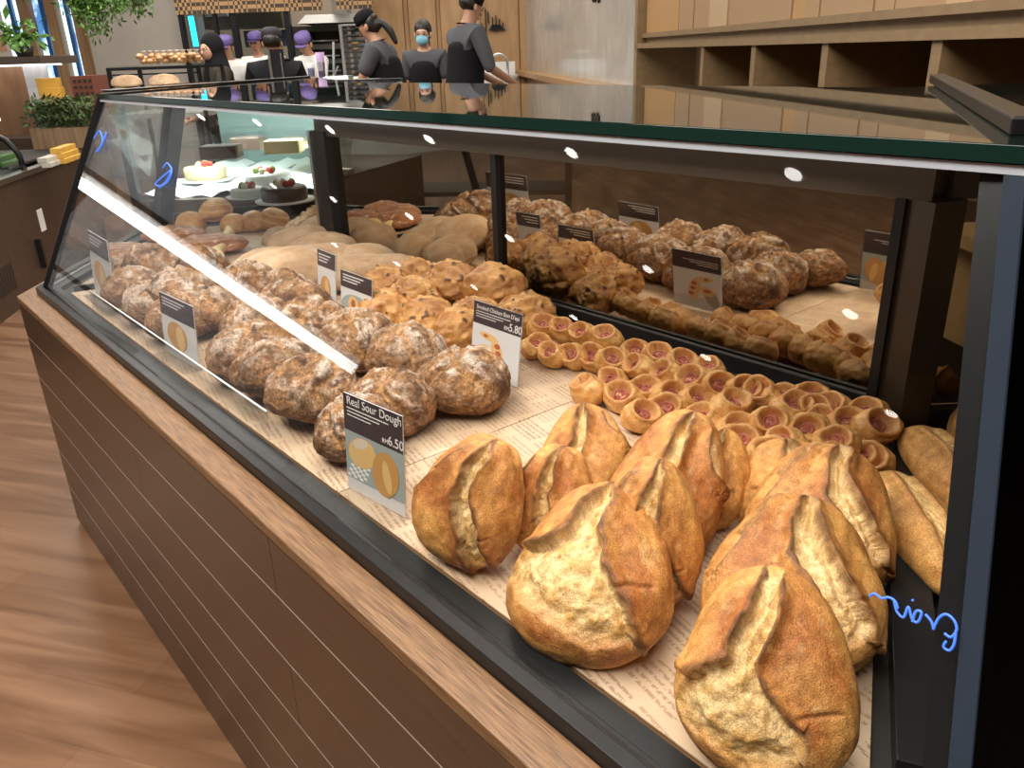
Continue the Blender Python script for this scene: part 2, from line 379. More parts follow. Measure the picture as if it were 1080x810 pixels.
tag(mb.build('rattan_screen', M['rattan']), 'woven rattan screen band above the kitchen opening', 'screen')

# ================================================================= DISPLAY CASE
def off(poly, d):
    """offset an open polyline of plan points to its outside (towards the customer)"""
    out = []
    for i, p in enumerate(poly):
        p = Vector(p); ns = []
        if i > 0: t = (p - Vector(poly[i - 1])).normalized(); ns.append(Vector((-t.y, t.x)))
        if i < len(poly) - 1: t = (Vector(poly[i + 1]) - p).normalized(); ns.append(Vector((-t.y, t.x)))
        n = sum(ns, Vector((0, 0))).normalized(); k = n.dot(ns[0]); out.append(p + n * (d / k))
    return out
S2 = Vector((.615, .788))
Np, Ap, Bp, Cp, Dp, Ep = (-.072, .39), (-2.40, .39), (-3.08, .90), (-2.90, 1.50), (-2.16, 1.135), (-.475, 1.135)
F2 = (Np[0] + .62 * S2.x, Np[1] + .62 * S2.y)
G2 = (Ep[0] + .36 * S2.x, Ep[1] + .36 * S2.y)
front = [F2, Np, Ap, Bp]                 # plan line of the foot of the glass, near to far
ztray, zl, zg, zt = .700, .690, .708, 1.172
# glass tops, set back from the feet because the front panes lean
Nt, At, Bt = (-.193, .602), (-2.30, .602), (-2.95, 1.00)
F2t = (Nt[0] + .50 * S2.x, Nt[1] + .50 * S2.y)
case = empty('display_case', (-1.25, .8, 0))
tag(case, 'long bakery display case with sloping glass front, brown boarded base and dark lid', 'display case')
def cpart(mb, name, m, parent=None, bevel=0):
    o = mb.build(name, m, parent or case, bevel)
    if parent is None: o.matrix_parent_inverse = Matrix.Translation((1.25, -.8, 0))
    return o
o0 = off(front, .066); o1 = off(front, .020)
back = [(G2[0] + .1, G2[1] + .04), (Ep[0] + .03, Ep[1] + .06), (Dp[0], Dp[1] + .06), Cp]
core = [tuple(p) for p in off(front, .052)] + [Cp, Dp, Ep, G2]
mb = MB(); mb.prism(core, .0, .662); cpart(mb, 'base_body', M['dark'])
# boards of the customer side: one part per face, six boards with fine shadow gaps
def boards(a, b, name='board_panel'):
    a = Vector(a); b = Vector(b); t = (b - a).normalized(); n = Vector((t.y, -t.x)); L = (b - a).length
    mb = MB(); zs = [.012, .126, .240, .353, .467, .582, .676]
    for i in range(6):
        cuts = [0, L * (.36 if i % 2 else .62), L]
        if i in (0, 2): cuts = [0, L]
        for c0, c1 in zip(cuts, cuts[1:]):
            p = a + t * (c0 + .0008); q = a + t * (c1 - .0008)
            mb.prism([p, q, q - n * -.016, p - n * -.016], zs[i] + .0012, zs[i + 1] - .0012)
    return mb
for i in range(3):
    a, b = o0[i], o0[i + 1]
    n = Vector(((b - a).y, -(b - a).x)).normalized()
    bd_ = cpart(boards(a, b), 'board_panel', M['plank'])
    t_ = (b - a).normalized(); n_ = Vector((t_.y, -t_.x)); mb = MB()
    for z_ in (.126, .240, .353, .467, .582): mb.prism([a - n_ * .0004, b - n_ * .0004, b + n_ * .012, a + n_ * .012], z_ - .0011, z_ + .0004)  # pale strips: glints of the board edges put into the colour
    o_ = mb.build('edge_glint', mat('edge_glint', (.30, .25, .20), .3), bd_)
# oak ledge along the foot of the glass
mb = MB(); mb.prism([o0[0], o0[1], o0[2], o0[3]] + [o1[3], o1[2], o1[1], o1[0]], .676, zl + .004); cpart(mb, 'oak_ledge', M['ledge'], bevel=.002)
# black glazing channel with two steps, then the steel rim inside
c0 = o1; c1 = off(front, .004); c2 = off(front, -.010); c3 = off(front, -.034)
def strip(mb, P, Q, z0, z1): return mb.prism(list(P) + list(reversed(Q)), z0, z1)
mb = MB(); strip(mb, c0, c1, .676, .712); strip(mb, c1, c2, .676, .705); cpart(mb, 'glazing_channel', M['black'], bevel=.0012)
mb = MB(); strip(mb, c2, c3, .676, .703); cpart(mb, 'inner_rim', M['steel_dark'])
# worktop under the trays
inner = [tuple(p) for p in c3] + [Cp, Dp, Ep, G2]
mb = MB(); mb.prism(inner, .664, .690); cpart(mb, 'case_floor', M['dark'])
# sloping front panes
def pane(f0, f1, t0, t1, m, name='front_pane', th=.006, z0=zg, z1=zt):
    mb = MB(); mb.slab([(*f0, z0), (*f1, z0), (*t1, z1), (*t0, z1)], th); return cpart(mb, name, m)
pane(Np, Ap, Nt, At, M['glass']); pane(Ap, Bp, At, Bt, M['side_glass'])
M['smoked'] = glass('smoked_side_glass', (.07, .07, .07), ior=1.45)
pane(F2, Np, F2t, Nt, M['smoked'])
# corner posts
def post(a, b, w, m, name='corner_post', d=None):
    mb = MB(); mb.bar(a, b, w, d or w); return cpart(mb, name, m, bevel=.0015)
post((Ap[0] - .003, Ap[1] + .004, .70), (At[0] - .003, At[1] + .004, zt), .020, M['black'])
post((Bp[0], Bp[1] + .02, .70), (Bt[0], Bt[1] + .02, zt), .085, M['black'], d=.03)
# near corner: black post behind a bevelled glass edge
_q = Vector((Np[0], Np[1])); _e = (Vector(Ep) - _q).normalized(); s2n = Vector((S2.y, -S2.x))
mb = MB()
def quadpost(off_a, off_b, in_a, in_b):
    f = [Vector(Np) + v for v in (off_a, off_b, in_b, in_a)]; t = [Vector(Nt) + v for v in (off_a, off_b, in_b, in_a)]
    return [tuple(p) for p in f], [tuple(p) for p in t]
f, t = quadpost(Vector((-.032, .008)), Vector((.002, .004)), Vector((-.028, .016)), Vector((.0, .02)))
mb.prism(f, .70, zt, t); cpart(mb, 'corner_post', M['black'])
f, t = quadpost(Vector((-.013, -.003)), Vector((.0, -.003)), Vector((-.013, .004)), Vector((.004, .004)))
mb = MB(); mb.prism(f, .70, zt - .003, t); cpart(mb, 'glass_edge', mat('bevel_edge', (.030, .042, .062), .12, .2))
f, t = quadpost(Vector((.0, .0)), S2 * .34 + s2n * .002, Vector((.0, .014)), S2 * .34 + Vector((-.01, .014)))
mb = MB(); mb.prism(f, .70, zt, t); cpart(mb, 'side_panel', mat('black_glass', (.010, .009, .008), .06, 0, .6))
# lid
lid = [F2t[:2], (Nt[0] + .003, Nt[1] - .006), (At[0] - .006, At[1] - .006), (Bt[0] - .03, Bt[1] - .02), (-3.0, 1.56), (-2.16, 1.23), (-.60, 1.23), (-.42, 1.46)]
mb = MB(); mb.prism(lid, zt + .0005, zt + .0125); cpart(mb, 'lid', M['lid'], bevel=.001)
e0 = [Vector(lid[i]) for i in (0, 1, 2, 3)]; e1 = off(e0, .0015)
mb = MB(); strip(mb, e1, off(e0, -.001), zt + .001, zt + .012); cpart(mb, 'lid_edge', M['lid_edge'])
mb = MB(); strip(mb, off([F2t, Nt, At, Bt], .005), off([F2t, Nt, At, Bt], -.012), zt - .0065, zt - .0003); cpart(mb, 'lit_top_edge', M['edge_glow'])  # LED glow in the top edge of the pane, given as pale colour
# dark seam bar standing proud on the mitre of the lid
mb = MB(); mb.bar((-.215, .655, zt + .019), (-.60, 1.39, zt + .019), .022, .013); cpart(mb, 'mitre_bar', M['black'], bevel=.002)
mb = MB(); mb.bar((-2.31, .62, zt + .017), (-2.93, 1.50, zt + .015), .02, .006); cpart(mb, 'mitre_bar', M['black'], bevel=.002)
# rear wall: bottom rail, smoked sliding mirrors with a slim divider, header
mb = MB(); mb.box(Dp[0], 1.119, .69, Ep[0], 1.136, .722); mb.box(Dp[0], 1.126, .722, Ep[0], 1.137, .752); cpart(mb, 'rear_rail', M['black'], bevel=.0015)
mb = MB(); mb.box(Dp[0], 1.116, .7205, Ep[0], 1.120, .7235); cpart(mb, 'rail_lip', M['alu'])
for x0, x1, y in ((Dp[0] + .03, -1.40, 1.137), (-1.40, Ep[0] - .03, 1.141)):
    mb = MB(); mb.box(x0, y, .74, x1, y + .006, 1.06); cpart(mb, 'sliding_mirror', M['mirror'])
mb = MB(); mb.box(-1.408, 1.128, .745, -1.390, 1.141, 1.06); cpart(mb, 'mirror_divider', M['black'])
mb = MB(); mb.box(Dp[0] - .03, 1.120, 1.048, Ep[0] + .01, 1.19, zt); cpart(mb, 'rear_header', M['header'], bevel=.001)
mb = MB(); mb.box(Dp[0] - .035, 1.112, .69, Dp[0] + .035, 1.20, 1.06); cpart(mb, 'rear_post', M['black'], bevel=.002)
mb = MB(); mb.box(Dp[0] - .05, 1.105, .69, Dp[0] - .035, 1.20, 1.06); cpart(mb, 'rear_post_trim', M['alu'])
mb = MB(); mb.box(Ep[0] - .036, 1.115, .69, Ep[0] - .022, 1.17, 1.05); cpart(mb, 'rear_post', M['black'])
mb = MB(); mb.prism([(Ep[0] - .022, 1.122), (Ep[0] + .022, 1.105), (Ep[0] + .04, 1.16), (Ep[0] - .02, 1.19)], .69, 1.05); cpart(mb, 'rear_post', mat('brown_black', (.022, .014, .009), .3))
# rear wall of the turned section
a = Vector(Ep) + S2 * .03; b = Vector(G2); nn = Vector((-S2.y, S2.x))
mb = MB(); mb.prism([a, b, b + nn * .02, a + nn * .02], .69, .735); cpart(mb, 'rear_rail', M['black'])
mb = MB(); mb.prism([a + nn * .022, b + nn * .022, b + nn * .028, a + nn * .028], .735, 1.06); cpart(mb, 'sliding_mirror', M['mirror'])
mb = MB(); mb.prism([a - nn * .0, b, b + nn * .04, a + nn * .04], 1.048, zt); cpart(mb, 'rear_header', M['header'])
# far end pane
mb = MB(); mb.slab([(Bp[0] + .03, Bp[1] + .06, .74), (*Cp, .74), (*Cp, zt), (Bp[0] + .06, Bp[1] + .08, zt)], .006); cpart(mb, 'end_pane', M['side_glass'])
mb = MB(); mb.bar((Bp[0] + .03, Bp[1] + .06, .72), (*Cp, .72), .02, .045); cpart(mb, 'end_rail', M['black'])
mb = MB(); mb.slab([(*Cp, .70), (Dp[0] - .05, Dp[1] + .03, .70), (Dp[0] - .05, Dp[1] + .03, zt), (*Cp, zt)], .006); cpart(mb, 'end_pane', M['side_glass'])
# steel mitre strips in the tray bed
def flat_strip(a, b, w, z0, z1, m, name):
    a = Vector(a); b = Vector(b); d = (b - a).normalized(); n = Vector((-d.y, d.x)) * w / 2
    mb = MB(); mb.prism([a - n, b - n, b + n, a + n], z0, z1); return cpart(mb, name, m, bevel=.001)
p0 = onz(971, 810, .71); p1 = onz(953, 560, .71)
flat_strip((-.160, .545), (-.418, 1.045), .040, .69, .716, M['steel_dark'], 'mitre_strip')
flat_strip((-2.36, .45), (-2.19, 1.10), .012, .69, .708, M['steel_dark'], 'mitre_strip')

# ---- trays with printed paper
def tray(poly, label, group='bread trays lined with printed paper'):
    c = sum((Vector(p) for p in poly), Vector((0, 0))) / len(poly)
    r = empty('bread_tray', (c.x, c.y, .69)); tag(r, label, 'tray', group)
    loc = [(Vector(p) - c) for p in poly]; small = [p * .999 for p in loc]
    mb = MB(); mb.prism([p * .994 for p in loc], .0, .0065); mb.build('tray_board', mat('tray_wood', (.42, .20, .08), .5), r)
    mb = MB(); nx, ny = 60, 24
    mb.prism(small, .0066, .0085); mb.build('paper_liner', M['paper'], r)
    return r
tray([(-1.62, .432), (-.90, .432), (-.90, 1.113), (-1.62, 1.113)], 'paper-lined tray in the middle of the case under the walnut sourdough')
tray([(-.899, .432), (-.215, .432), (-.165, .470), (-.435, 1.02), (-.500, 1.113), (-.899, 1.113)], 'paper-lined tray at the near end of the case under the large golden loaves')
tray([(-2.33, .435), (-1.621, .432), (-1.621, 1.113), (-2.13, 1.113)], 'paper-lined tray at the far end of the long front pane')
tray([(-2.37, .45), (-2.20, 1.10), (-2.80, 1.38), (-2.98, .95)], 'paper-lined tray in the turned far section behind the front trays')
tray([(-.125, .56), (.10, .78), (-.27, 1.22), (-.39, 1.08)], 'paper-lined tray beyond the steel mitre strip under the slim baguettes')

# clear acrylic guard along the front of the far trays
g = MB(); g.box(-2.13, .438, .6995, -1.13, .441, .742)
gd = g.build('acrylic_guard', M['acrylic'])
tag(gd, 'low clear acrylic guard rail standing along the front of the far trays', 'guard rail')
mb = MB(); mb.box(-2.13, .4378, .7425, -1.13, .4412, .7442); mb.build('polished_edge', mat('polished_edge', (.85, .88, .9), .15, 0, .9), gd)
# ================================================================= BREAD
def _hash(ix, iy, iz, s):
    h = (ix * 374761393 + iy * 668265263 + iz * 2147483647 + s * 1442695041) & 0xffffffff
    h = ((h ^ (h >> 13)) * 1274126177) & 0xffffffff
    return ((h ^ (h >> 16)) & 0xffff) / 65535.0
def vnoise(P, sc, s=0):
    Q = P * sc + 1000.0; I = np.floor(Q).astype(np.int64); F = Q - I; F = F * F * (3 - 2 * F); r = 0
    for dx in (0, 1):
        for dy in (0, 1):
            for dz in (0, 1):
                w = (F[:, 0] if dx else 1 - F[:, 0]) * (F[:, 1] if dy else 1 - F[:, 1]) * (F[:, 2] if dz else 1 - F[:, 2])
                r = r + w * _hash(I[:, 0] + dx, I[:, 1] + dy, I[:, 2] + dz, s)
    return r * 2 - 1
def fbm(P, sc, s=0, o=4):
    r = 0; a = 1.0; t = 0
    for i in range(o): r = r + a * vnoise(P, sc * 2 ** i, s + i * 7); t += a; a *= .5
    return r / t
_ico = {}
def ico(n):
    if n not in _ico:
        bm = bmesh.new(); bmesh.ops.create_icosphere(bm, subdivisions=n, radius=1.0)
        V = np.array([v.co[:] for v in bm.verts]); F = [tuple(v.index for v in f.verts) for f in bm.faces]; bm.free(); _ico[n] = (V, F)
    return _ico[n]
def ss(x, a, b): t = np.clip((x - a) / (b - a), 0, 1); return t * t * (3 - 2 * t)
def mixc(a, b, t): t = t[:, None] if hasattr(t, 'ndim') and t.ndim == 1 else t; return a * (1 - t) + b * t
def C3(*c): return np.array(c)[None, :]
def bread_mesh(name, V, F, colr, m):
    me = bpy.data.meshes.new(name); me.from_pydata(V.tolist(), [], F)
    ca = me.color_attributes.new('crust', 'FLOAT_COLOR', 'POINT')
    c4 = np.ones((len(V), 4), dtype=np.float32); c4[:, :3] = np.clip(colr, 0, 1); ca.data.foreach_set('color', c4.ravel())
    me.polygons.foreach_set('use_smooth', [True] * len(me.polygons)); me.materials.append(m); me.update()
    return me
def bread_mat(name, grain=900, amt=.22, bump=.35, rough=.55, spec=.35, sc2=120):
    m = mat(name, (.6, .35, .12), rough, spec=spec); L = m.node_tree.links; b = m.node_tree.nodes['Principled BSDF']
    at = nd(m, 'ShaderNodeVertexColor'); at.layer_name = 'crust'; mp = coords(m)
    n = nd(m, 'ShaderNodeTexNoise'); n.inputs['Scale'].default_value = grain; n.inputs['Detail'].default_value = 3; L.new(mp.outputs[0], n.inputs['Vector'])
    n2 = nd(m, 'ShaderNodeTexNoise'); n2.inputs['Scale'].default_value = sc2; n2.inputs['Detail'].default_value = 5; L.new(mp.outputs[0], n2.inputs['Vector'])
    r = ramp(m, [(.28, (1 - amt,) * 3), (.52, (1, 1, 1)), (.70, (1 + amt, 1 + amt, 1 + amt * 1.1))]); L.new(n.outputs['Fac'], r.inputs[0])
    r2 = ramp(m, [(.3, (1 - amt * .6, 1 - amt * .75, 1 - amt)), (.7, (1 + amt * .6,) * 3)]); L.new(n2.outputs['Fac'], r2.inputs[0])
    x = nd(m, 'ShaderNodeMixRGB', blend_type='MULTIPLY'); x.inputs[0].default_value = 1; L.new(at.outputs['Color'], x.inputs[1]); L.new(r.outputs[0], x.inputs[2])
    y = nd(m, 'ShaderNodeMixRGB', blend_type='MULTIPLY'); y.inputs[0].default_value = 1; L.new(x.outputs[0], y.inputs[1]); L.new(r2.outputs[0], y.inputs[2])
    L.new(y.outputs[0], b.inputs['Base Color'])
    bp = nd(m, 'ShaderNodeBump'); bp.inputs['Strength'].default_value = bump; bp.inputs['Distance'].default_value = .0012
    ad = nd(m, 'ShaderNodeMath', operation='ADD'); L.new(n.outputs['Fac'], ad.inputs[0]); L.new(n2.outputs['Fac'], ad.inputs[1]); L.new(ad.outputs[0], bp.inputs['Height']); L.new(bp.outputs[0], b.inputs['Normal'])
    b.inputs['Subsurface Weight'].default_value = 0.0
    return m
M['loaf'] = bread_mat('golden_crust', 560, .42, .7, .46, sc2=80)
M['walnut'] = bread_mat('rye_crust', 380, .55, .9, .7, .25, 130)
M['ciabatta'] = bread_mat('floury_crust', 600, .10, .25, .7, .2)
M['roll'] = bread_mat('roll_crust', 500, .16, .3, .42, .45)
M['ham'] = noisy('ham', (.26, .045, .028), (.60, .22, .14), (1, 1, 1), 90, .4, .4)

def seg_sdf(u, v, poly):
    """signed distance to a closed polygon (negative inside) and the lip strength of the nearest edge"""
    n = len(poly); best = np.full(u.shape, 1e9); lip = np.zeros(u.shape); ins = np.zeros(u.shape, bool)
    for i in range(n):
        x0, y0, l0 = poly[i]; x1, y1, _ = poly[(i + 1) % n]
        dx, dy = x1 - x0, y1 - y0; t = np.clip(((u - x0) * dx + (v - y0) * dy) / (dx * dx + dy * dy + 1e-9), 0, 1)
        d = np.hypot(u - x0 - t * dx, v - y0 - t * dy); k = d < best; best = np.where(k, d, best); lip = np.where(k, l0, lip)
        c = ((y0 > v) != (y1 > v)) & (u < (x1 - x0) * (v - y0) / (y1 - y0 + 1e-12) + x0); ins ^= c
    return np.where(ins, -best, best), lip

# the open scores of the large loaves: (u, v, lip strength of the edge that starts here), crumb inside
SC_A = [[(-.02, .97, 1), (-.22, .50, 1), (-.30, .12, 1), (-.52, -.02, 1), (-.84, -.02, 0), (-.98, -.22, 0), (-.80, -.52, 0), (-.30, -.78, 0), (.22, -.92, 0), (.66, -.80, 1), (.54, -.50, 1), (.22, -.18, 1), (.10, .20, 1), (.17, .60, 1)]]
SC_B = [[(.05, .97, 1), (-.10, .50, 1), (-.16, .05, 1), (-.05, -.35, .6), (.16, -.70, 0), (.45, -.90, 0), (.55, -.70, 1), (.30, -.30, 1), (.14, .05, 1), (.16, .5, 1)],
        [(-.95, .15, 1), (-.62, .40, 1), (-.48, .62, 0), (-.62, .66, 0), (-.90, .38, 0)]]
SC_C = [[(-.10, .95, 1), (-.34, .45, 1), (-.42, .10, 1), (-.66, -.08, 1), (-.86, -.12, 0), (-.98, -.38, 0), (-.72, -.68, 0), (-.20, -.90, 0), (.45, -.82, .4), (.40, -.48, 1), (.04, -.20, 1), (-.10, .06, 1), (.0, .36, 1), (.18, .70, 1), (.14, .92, 0)]]
SC_D = [[(.08, .95, 1), (-.06, .50, 1), (-.02, .05, 1), (.28, -.35, 1), (.52, -.78, 0), (.82, -.62, 1), (.52, -.10, 1), (.26, .32, 1), (.24, .78, 1)],
        [(-.30, .80, .6), (-.62, .32, .6), (-.82, -.12, 0), (-.74, .24, .5), (-.46, .70, .5)]]
def big_loaf_mesh(name, pat, seed, a=.098, b=.118, cf=.060, cb=.036, top=.36, flip=1, dark=0.0):
    D, F = ico(7)
    d = D.copy(); k = (np.abs(d[:, 0]) ** 2.4 + np.abs(d[:, 1]) ** 2.4 + np.abs(d[:, 2]) ** 2.4) ** (1 / 2.4); d = d / k[:, None]
    u = d[:, 0]; v = d[:, 1]; w = d[:, 2]
    taper = 1 - top * .75 * ss(v, -.6, 1.15)
    X = u * a * taper; Y = v * b; Z = np.where(w > 0, w * cf, w * cb)
    P = np.stack([X, Y, Z], 1)
    P = P + D * (fbm(D, 1.3, seed, 2) * .007 + fbm(D, 3.5, seed + 5, 2) * .0025)[:, None]
    uu = u * flip + fbm(D, 3, seed + 11, 3) * .10; vv = v + fbm(D, 3, seed + 17, 3) * .08
    face = ss(w, -.12, .16)
    crumb = np.zeros(len(D)); lip = np.zeros(len(D)); edge = np.zeros(len(D)); sd_all = np.full(len(D), 9.)
    for poly in pat:
        sd, lp = seg_sdf(uu, vv, poly)
        ins = 1 - ss(sd, -.035, .015); soft = 1 - ss(sd, -.20, .10); c = lp * ins + (1 - lp) * soft
        crumb = np.maximum(crumb, c); l = lp * np.exp(-(np.maximum(sd, 0) / .13) ** 2) * (sd > -.03)
        lip = np.maximum(lip, l); edge = np.maximum(edge, lp * np.exp(-((sd - .012) / .042) ** 2)); sd_all = np.minimum(sd_all, sd)
    tipf = 1 - .85 * ss(v, .62, .97); face_l = face * tipf
    crumb *= face; lip *= face_l; edge *= face
    rough = fbm(D, 9, seed + 23, 4)
    N = D * np.array([[1, 1, 1.6]]); N /= np.linalg.norm(N, axis=1)[:, None]
    disp = -.0105 * tipf * crumb * ss(-sd_all, -.015, .04) + .011 * tipf * crumb * ss(-sd_all, .03, .28) + .0110 * lip + crumb * rough * .0042 + fbm(D, 22, seed + 31, 3) * (.0004 + .0012 * crumb)
    P = P + N * disp[:, None]
    t1 = fbm(D, 2.4, seed + 41, 4); t2 = fbm(D, 8, seed + 43, 4)
    golden = C3(.58, .285, .082); brown = C3(.36, .125, .032); pale = C3(.76, .52, .24); cr = C3(.78, .58, .31); crd = C3(.60, .34, .11); burnt = C3(.11, .035, .010)
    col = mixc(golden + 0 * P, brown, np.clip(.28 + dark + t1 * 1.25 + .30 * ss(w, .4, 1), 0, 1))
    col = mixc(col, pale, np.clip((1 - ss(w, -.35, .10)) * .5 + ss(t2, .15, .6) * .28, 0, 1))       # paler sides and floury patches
    cc = mixc(cr + 0 * P, crd, np.clip(.35 + rough * 1.1 + ss(-vv, .2, .9) * .35, 0, 1)); 
    col = mixc(col, cc, np.clip(crumb, 0, 1) * .96)
    col = mixc(col, burnt, np.clip(edge * (.85 + .9 * t2), 0, .9))
    cut = np.exp(-((vv + .32 - .25 * (uu - .5)) / .022) ** 2) * ss(uu, .30, .38) * (1 - ss(uu, .72, .82)) * face * (1 - crumb)
    P = P - N * (cut * .0035)[:, None]; col = mixc(col, brown * .6, cut * .7)
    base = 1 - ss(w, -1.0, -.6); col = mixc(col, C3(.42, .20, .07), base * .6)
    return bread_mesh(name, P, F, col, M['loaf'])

def settle(o, z):
    """drop an object so that its lowest vertex rests at height z"""
    mw = o.matrix_basis; me = o.data
    V = np.empty(len(me.vertices) * 3); me.vertices.foreach_get('co', V); V = V.reshape(-1, 3)
    R = np.array(mw.to_3x3()); lo = (V @ R.T)[:, 2].min(); o.location.z = z - lo
def loaf(mesh, box, lean, yaw, roll, label, group, z, lim=14):
    """stand a loaf on the tray, leaning back, sized and turned so that it fills its place in the row"""
    o = bpy.data.objects.new('sourdough_loaf', mesh); COL.objects.link(o)
    V0 = np.empty(len(mesh.vertices) * 3); mesh.vertices.foreach_get('co', V0); V0 = V0.reshape(-1, 3)[::5]
    x0, y0, x1, y1 = box; f = onz((x0 + x1) / 2, y1 - 8, z); loc = np.array([f.x, f.y]); sc = 1.0; ln = lean
    def bb(loc, sc, ln):
        R = np.array((Matrix.Rotation(math.radians(yaw), 4, 'Z') @ Matrix.Rotation(math.radians(ln), 4, 'X') @ Matrix.Rotation(math.radians(roll), 4, 'Z')).to_3x3())
        V = V0 * sc @ R.T; V = V + np.array([loc[0], loc[1], z - V[:, 2].min()]); c = (V - CP) @ RB
        u = CX + FPX * c[:, 0] / c[:, 2]; v = CY + FPX * c[:, 1] / c[:, 2]; return np.array([(u.min() + u.max()) / 2, v.max(), u.max() - u.min(), v.max() - v.min()]), z - (V0 * sc @ R.T)[:, 2].min()
    for it in range(30):
        r, _ = bb(loc, sc, ln); sc *= ((x1 - x0) / r[2]) ** .5; ln = min(max(ln + (y1 - y0 - r[3]) * .12, lean - lim), lean + lim)
        r, _ = bb(loc, sc, ln); e1 = bb(loc + np.array([.005, 0]), sc, ln)[0]; e2 = bb(loc + np.array([0, .005]), sc, ln)[0]
        J = np.array([(e1 - r)[:2], (e2 - r)[:2]]).T / .005; loc = loc + np.clip(np.linalg.solve(J, np.array([(x0 + x1) / 2, y1]) - r[:2]), -.05, .05) * .8
    r, zz = bb(loc, sc, ln)
    R = Matrix.Rotation(math.radians(yaw), 4, 'Z') @ Matrix.Rotation(math.radians(ln), 4, 'X') @ Matrix.Rotation(math.radians(roll), 4, 'Z')
    Vg = V0 * sc @ np.array(R.to_3x3()).T + np.array([loc[0], loc[1], zz]); loc[1] += max(0, .004 - float(((Vg - np.array([0, .39, .708])) @ np.array([0, .9088, -.4172])).min())) / .9   # clear of the sloping pane
    o.rotation_euler = R.to_euler(); o.scale = (sc,) * 3; o.location = (loc[0], loc[1], zz)
    if DEBUG: print('LOAF', box, 'sc %.2f lean %.0f loc %.3f %.3f' % (sc, ln, loc[0], loc[1]), r.round())
    tag(o, label, 'loaf', group); return o
DEBUG = False
GL = 'large golden sourdough loaves leaning in rows'
ZT = .6987
LV = [  # pattern, seed, flip, place in the row, lean, yaw, roll, label, mesh options
 (SC_D, 3, 1, (429, 446, 549, 608), 58, -20, -14, 'large golden sourdough loaf nearest its own price card, at the front of the left row', dict(a=.095, b=.108, top=.42)),
 (SC_B, 8, 1, (530, 429, 630, 590), 55, -16, -4, 'golden sourdough loaf second in the left row, directly behind the front one', dict(a=.09, b=.105, top=.45)),
 (SC_B, 14, -1, (568, 424, 666, 532), 50, -10, 6, 'pale golden sourdough loaf at the back of the left row', dict(a=.09, b=.105, dark=-.25)),
 (SC_A, 21, 1, (527, 512, 706, 710), 50, -14, 2, 'large sourdough loaf with a wide three-way score at the front of the middle row', dict(a=.104, b=.112, top=.50)),
 (SC_D, 28, 1, (612, 477, 743, 650), 54, -12, -4, 'golden sourdough loaf second in the middle row, split along its right flank', dict(a=.094, b=.112, top=.46)),
 (SC_B, 35, -1, (638, 431, 770, 596), 56, -14, -12, 'tall dark-edged sourdough loaf third in the middle row', dict(a=.092, b=.118, top=.42, dark=.22)),
 (SC_B, 42, 1, (700, 449, 792, 560), 52, -12, -8, 'pale smooth sourdough loaf last in the middle row behind the tall dark one', dict(a=.08, b=.105, top=.3, dark=-.6)),
 (SC_C, 49, 1, (704, 596, 902, 838), 46, -12, 4, 'biggest sourdough loaf, front of the right row, with a broad pale crumb patch', dict(a=.105, b=.114, top=.46)),
 (SC_D, 56, 1, (738, 527, 937, 724), 48, -12, 2, 'golden sourdough loaf second in the right row, with a narrow pale ridge', dict(a=.104, b=.112, top=.46)),
 (SC_D, 63, 1, (782, 480, 946, 630), 50, -12, -2, 'golden sourdough loaf third in the right row beside the steel mitre strip', dict(a=.10, b=.108, top=.40)),
 (SC_B, 70, -1, (772, 476, 900, 575), 46, -6, 4, 'pale sourdough loaf last in the right row, mostly hidden', dict(a=.100, b=.10, dark=-.2)),
]
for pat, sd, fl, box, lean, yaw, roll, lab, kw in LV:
    loaf(big_loaf_mesh('sourdough_loaf', pat, sd, flip=fl, **kw), box, lean - 6, yaw + 40, roll, lab, GL, ZT)

